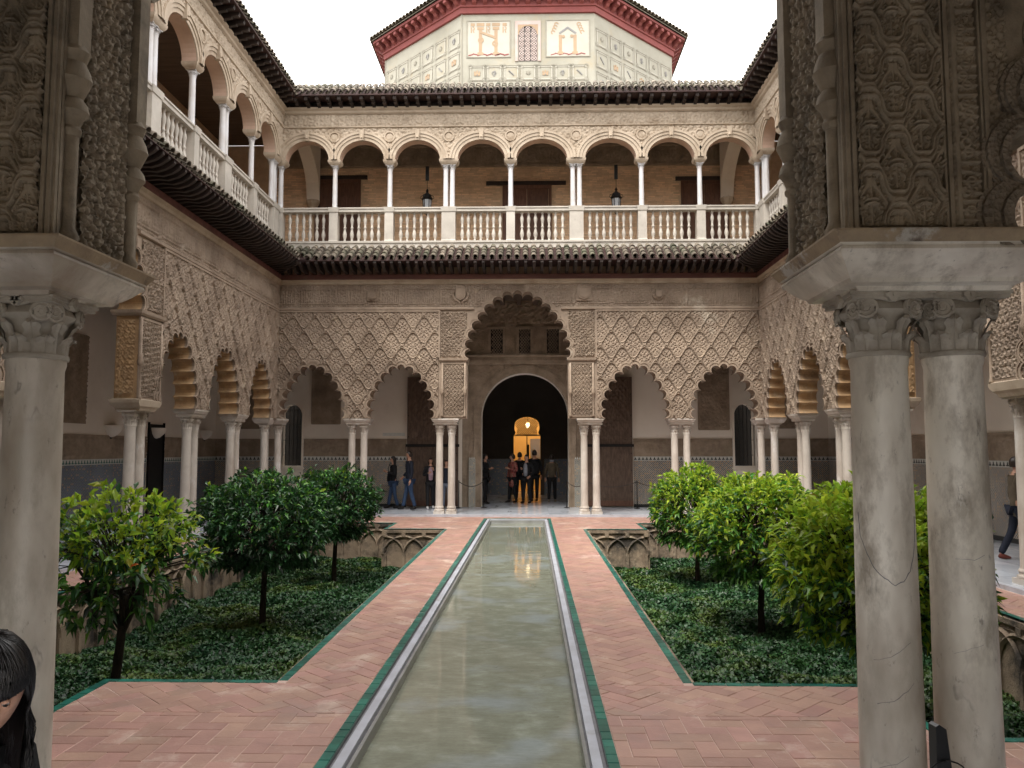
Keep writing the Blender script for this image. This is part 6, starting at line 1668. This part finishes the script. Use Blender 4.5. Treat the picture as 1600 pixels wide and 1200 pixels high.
    # trousers, top, shoes, hair
    def sub(idx, grow, edges, name, m, cuts=None):
        js = [tuple([*bj[i][:3], bj[i][3] + grow * k, bj[i][4] + grow * k]) for i in idx]
        if cuts:
            for i, f in cuts.items(): js[i] = f(js[i])
        return link(name, skin_mesh(name, js, edges, [m]), root)
    L0, R0 = 12, 15
    up = lambda j: (j[0], j[1], j[2] + .0, j[3] + .012 * k, j[4] + .012 * k)
    sub([0, L0, L0 + 1, L0 + 2, R0, R0 + 1, R0 + 2], .014, [(0, 1), (1, 2), (2, 3), (0, 4), (4, 5), (5, 6)], 'trousers', legs, {3: up, 6: up})
    hem = .80 - coat_len
    tj = [(0, 0, hem * k, (.155 + coat_len * .10) * k * wide, (.125 + coat_len * .1) * k), (0, 0, .98 * k, .150 * k * wide, .118 * k), bj[1], bj[2], bj[3], (0, 0, 1.49 * k, .066 * k, .064 * k)]
    tj = [tj[0], tj[1]] + [(*j[:3], j[3] + .030 * k, j[4] + .028 * k) for j in tj[2:5]] + [tj[5]]
    te = [(0, 1), (1, 2), (2, 3), (3, 4), (4, 5)]
    for s0 in (6, 9):
        b = len(tj); e, w = bj[s0 + 1], bj[s0 + 2]
        tj += [(*bj[s0][:3], bj[s0][3] + .02 * k, bj[s0][4] + .02 * k), (*e[:3], e[3] + .020 * k, e[4] + .020 * k), (e[0] + (w[0] - e[0]) * .93, e[1] + (w[1] - e[1]) * .93, e[2] + (w[2] - e[2]) * .93, w[3] + .020 * k, w[4] + .020 * k)]
        te += [(4, b), (b, b + 1), (b + 1, b + 2)]
    link('jacket', skin_mesh('jacket', tj, te, [top], root=3), root)
    if inner:
        m = MB(); m.lathe([(.001, .97 * k), (.07 * k, 1.0 * k), (.085 * k, 1.2 * k), (.075 * k, 1.38 * k), (.04 * k, 1.45 * k)], 12)
        m.obj('shirt', [inner], root, smooth=True, loc=(0, -.082 * k, 0))
    for q, sx in enumerate((-1, 1)):
        fy = feet[q][1]; X = sx * .105
        sj = [(X * k, (fy + .05) * k, .045 * k, .040 * k, .038 * k), (X * k, (fy - .03) * k, .045 * k, .045 * k, .040 * k), ((X + sx * .01) * k, (fy - .17) * k, .032 * k, .042 * k, .026 * k), (X * k, (fy + .02) * k, .10 * k, .045 * k, .045 * k)]
        link('shoe', skin_mesh('shoe', sj, [(0, 1), (1, 2), (1, 3)], [shoes], root=1), root)
    mb = MB(); vs = []; n = 24 if not hires else 48; rows = 12 if not hires else 26; hl = hairlen
    for j in range(rows + 1):
        for i in range(n):
            th = 2 * PI * i / n; fr_ = math.cos(th)           # 1 at the face
            maxz = 0
            lim = (-.10 - hl / .115 * .0) if fr_ < .35 else (.42 if hires else .38)
            e = .42 if fr_ > .62 else (.42 + (.62 - fr_) / .5 * -.9 if fr_ > .12 else -.48)
            if hires: e = .30 if fr_ > .50 else (.30 - (.50 - fr_) / .22 * .9 if fr_ > .28 else -.6)
            ph = math.acos(max(-1, min(1, 1 - (1 - e) * j / rows)))
            rr = 1.10 if not hires else 1.13
            fl_ = 1 + .012 * math.sin(th * 17) * (j / rows)
            p = Vector((math.sin(ph) * math.sin(th) * .078 * rr * fl_, -math.sin(ph) * math.cos(th) * .098 * rr * fl_ + .006, math.cos(ph) * .118 * rr))
            if hl and j == rows and fr_ < (.12 if not hires else .28): p.z -= hl; p.x *= 1.02
            p = R @ (p * k) + Vector(hc) if not (hl and j == rows) else (R @ (Vector((p.x, p.y, p.z + (hl if fr_ < (.12 if not hires else .28) else 0))) * k) + Vector(hc) - Vector((0, -.01 * k, (hl * k if fr_ < (.12 if not hires else .28) else 0))))
            vs.append(tuple(p))
    mb.add(vs, [(j * n + i, (j + 1) * n + i, (j + 1) * n + (i + 1) % n, j * n + (i + 1) % n) for j in range(rows) for i in range(n)])
    mb.obj('hair', [hair], root, smooth=True)
    if hires and hl:
        st = MB()
        for q in range(2400):
            a = RNG.uniform(0, 2 * PI); fr_ = math.cos(a); front = fr_ > .36
            side_ = a < 1.35 or a > 2 * PI - 1.35
            zend = .26 if front else -.45; rr = 1.145 + RNG.normal(0, .012); pts = []
            a0 = a + RNG.normal(0, .15)
            for j in range(9):
                t = j / 8; zc_ = .995 + (zend - .995) * t; sp_ = math.sqrt(max(0, 1 - zc_ * zc_)); aa = a0 + (a - a0) * t
                pts.append(R @ (Vector((sp_ * math.sin(aa) * .078 * rr, -sp_ * math.cos(aa) * .098 * rr + .006, zc_ * .118 * rr)) * k) + Vector(hc))
            if not front:
                L = hl * RNG.uniform(.8, 1.15); e = pts[-1]; 
                for j in (1, 2, 3): pts.append(e + Vector((RNG.normal(0, .003), RNG.normal(0, .003), -L * j / 3 * k)) + Vector((math.sin(a), -math.cos(a), 0)) * (.010 * math.sin(j * 1.1)))
            n_ = len(pts); st.tube(pts, [.0011] * (n_ - 1) + [.0004], 3)
        st.obj('hair_strands', [hair], root, smooth=True, kind='stuff')
    if extra: extra(root, k)
    return root
def scarf(root, k):
    m = MB(); m.lathe([(.062, 1.44), (.085, 1.46), (.09, 1.50), (.07, 1.53)], 12); m.obj('scarf', ['cloth_grey'], root, smooth=True)
def bag(mname, dx=.2):
    def f(root, k):
        m = MB(); m.lathe([(.02, .82), (.12, .86), (.14, .98), (.10, 1.10), (.03, 1.12)], 10, (0, 0)); o = m.obj('bag', [mname], root, smooth=True, loc=(dx, -.10, 0), scale=(1, .5, 1))
        m = MB(); m.tube([(dx, -.12, 1.1), (dx * .3, -.16, 1.3), (-.1, -.08, 1.46), (-.12, .08, 1.4)], .012, 5); m.obj('strap', [mname], root, smooth=True)
    return f
def backpack(root, k):
    m = MB(); m.lathe([(.05, .98), (.15, 1.02), (.16, 1.25), (.12, 1.40), (.03, 1.43)], 10); m.obj('backpack', ['cloth_black'], root, smooth=True, loc=(0, .17, 0), scale=(1, .55, 1))
def phone(root, k):
    m = MB(); m.box(-.04, .04, -.31 * k, -.30 * k, 1.38 * k, 1.52 * k); m.obj('phone', ['black_plastic'], root)
def at(px, Yd, Z=0.0):            # ground point seen at photo column px at depth Yd
    return .4 + (px - 830) / 1260 * Yd
def rope_run(name, pts, label, group):
    root = thing(name, label, 'rope barrier', (0, 0, 0), 0, group); m = MB()
    for a, b in zip(pts[:-1], pts[1:]):
        a, b = Vector(a), Vector(b); q = []
        for t in range(9): p = a.lerp(b, t / 8); p.z -= .16 * math.sin(PI * t / 8); q.append(p)
        m.tube(q, .014, 5)
    m.obj('rope', ['rope'], root)
    for i, p in enumerate(pts):
        s = MB(); s.lathe([(.10, 0), (.10, .012), (.03, .03), (.014, .05), (.014, p[2] + .02), (.024, p[2] + .03), (.001, p[2] + .05)], 10, (p[0], p[1])); s.obj('post', ['iron'], root)

person('woman with long dark hair in a black coat by the tile wall, walking left', at(615, 26.2), 26.2, 0, 1.66, -1.2, 'cloth_black', 'jeans', hairlen=.28, coat_len=.12, arms=('down', 'bent'), stride=.14, extra=bag('cloth_black', -.18))
person('man in a navy jacket and blue jeans facing the tile wall, beside the wooden door', at(640, 25.6), 25.6, 0, 1.83, -1.15, 'cloth_navy', 'jeans', hair='hair_brown', arms=('hip', 'down'), stride=.16, wide=1.12)
person('woman in black coat and pink top with white trainers, by the left wooden door', at(673, 26.0), 26.0, 0, 1.62, .25, 'cloth_black', 'cloth_black', 'cloth_white', hair='hair_brown', hairlen=.18, coat_len=.10, arms=('bent', 'phone'), inner='cloth_pink', stride=.1)
person('person in a dark top and grey jeans mostly hidden behind the twin columns', at(698, 25.9), 25.9, 0, 1.56, .0, 'cloth_navy', 'cloth_greyjeans', 'cloth_white', hair='hair_brown', arms=('down', 'down'))
person('woman in a red patterned knee-length coat standing in the portal', at(801, 29.0), 29.0, 0, 1.72, -.9, 'cloth_floral', 'cloth_black', hair='hair_brown', coat_len=.28, arms=('down', 'bent'), extra=backpack, headyaw=-.4)
person('woman in black with a grey top turning her face to the light', at(823, 28.6), 28.6, 0, 1.70, -.5, 'cloth_black', 'cloth_black', hair='hair', hairlen=.05, arms=('bent', 'hip'), inner='cloth_grey', headyaw=.2)
person('dark haired visitor in black, seen between the red coat and the grey top', at(812, 29.8), 29.8, 0, 1.78, 2.9, 'cloth_black', 'jeans_dark', arms=('down', 'down'))
person('tall visitor in black behind the woman with the grey top', at(835, 29.6), 29.6, 0, 1.86, 3.4, 'cloth_black', 'cloth_black', arms=('down', 'down'), wide=1.1, extra=backpack)
person('visitor in an olive jacket with a pale hood, back turned in the dark hall', at(862, 29.3), 29.3, 0, 1.70, 3.0, 'cloth_olive', 'cloth_black', 'cloth_cream', hair='hair_brown', arms=('down', 'down'), wide=1.12, extra=scarf)
person('dark figure standing inside the left jamb of the portal', at(758, 28.4), 28.4, 0, 1.72, 1.2, 'cloth_black', 'cloth_black', arms=('bent', 'down'))
person('visitor in brown coat and red shoes walking in the right gallery', 8.76, 14.2, 0, 1.76, 1.35, 'cloth_olive', 'jeans_dark', 'shoe_red', hair='hair_brown', coat_len=.10, arms=('down', 'down'), stride=.26, wide=1.1)
nw = person('woman with shiny black hair and a fringe looking down, at the lower left edge', -.855, 1.75, -.045, 1.56, 1.2, 'cloth_black', 'cloth_black', hair='hair', hairlen=.17, arms=('bent', 'bent'), headyaw=-.60, headpitch=.42, hires=True, headoff=(0, -.14, -.02))

rope_run('rope_barrier', [(-1.95, 26.3, .85), (-1.15, 26.5, .85)], 'sagging rope barrier between thin posts left of the portal', 'rope barriers by the portal')
rope_run('rope_barrier', [(1.55, 26.5, .85), (2.2, 26.2, .85), (3.8, 26.2, .85), (5.1, 26.3, .85)], 'sagging rope barrier in front of the right wooden door and tile wall', 'rope barriers by the portal')

# black tapered barrier stand with a wire ring, low beside the right hand column
bs = thing('barrier_stand', 'black tapered barrier stand with a wire ring, at the foot of the thick right column', 'barrier', (1.885, 3.05, 0), .12)
m = MB(); m.poly([(-.052, .12), (.052, .12), (.042, .55), (.004, .895), (-.022, .912), (-.036, .905), (-.040, .55)], -.022, .022, 0, 0); m.obj('blade', ['black_plastic'], bs)
m = MB(); m.lathe([(.16, 0), (.16, .02), (.10, .05), (.05, .10), (.04, .14)], 20); m.obj('foot', ['black_plastic'], bs, smooth=True, angle=40)
m = MB(); m.tube([(-.01 - .055 * math.sin(t * PI / 10) * 1.3 + .0, -.03 - .02 * math.sin(t * PI / 20), .745 + .045 * math.cos(t * PI / 10)) for t in range(21)], .0032, 6); m.obj('wire_ring', ['iron'], bs, smooth=True)
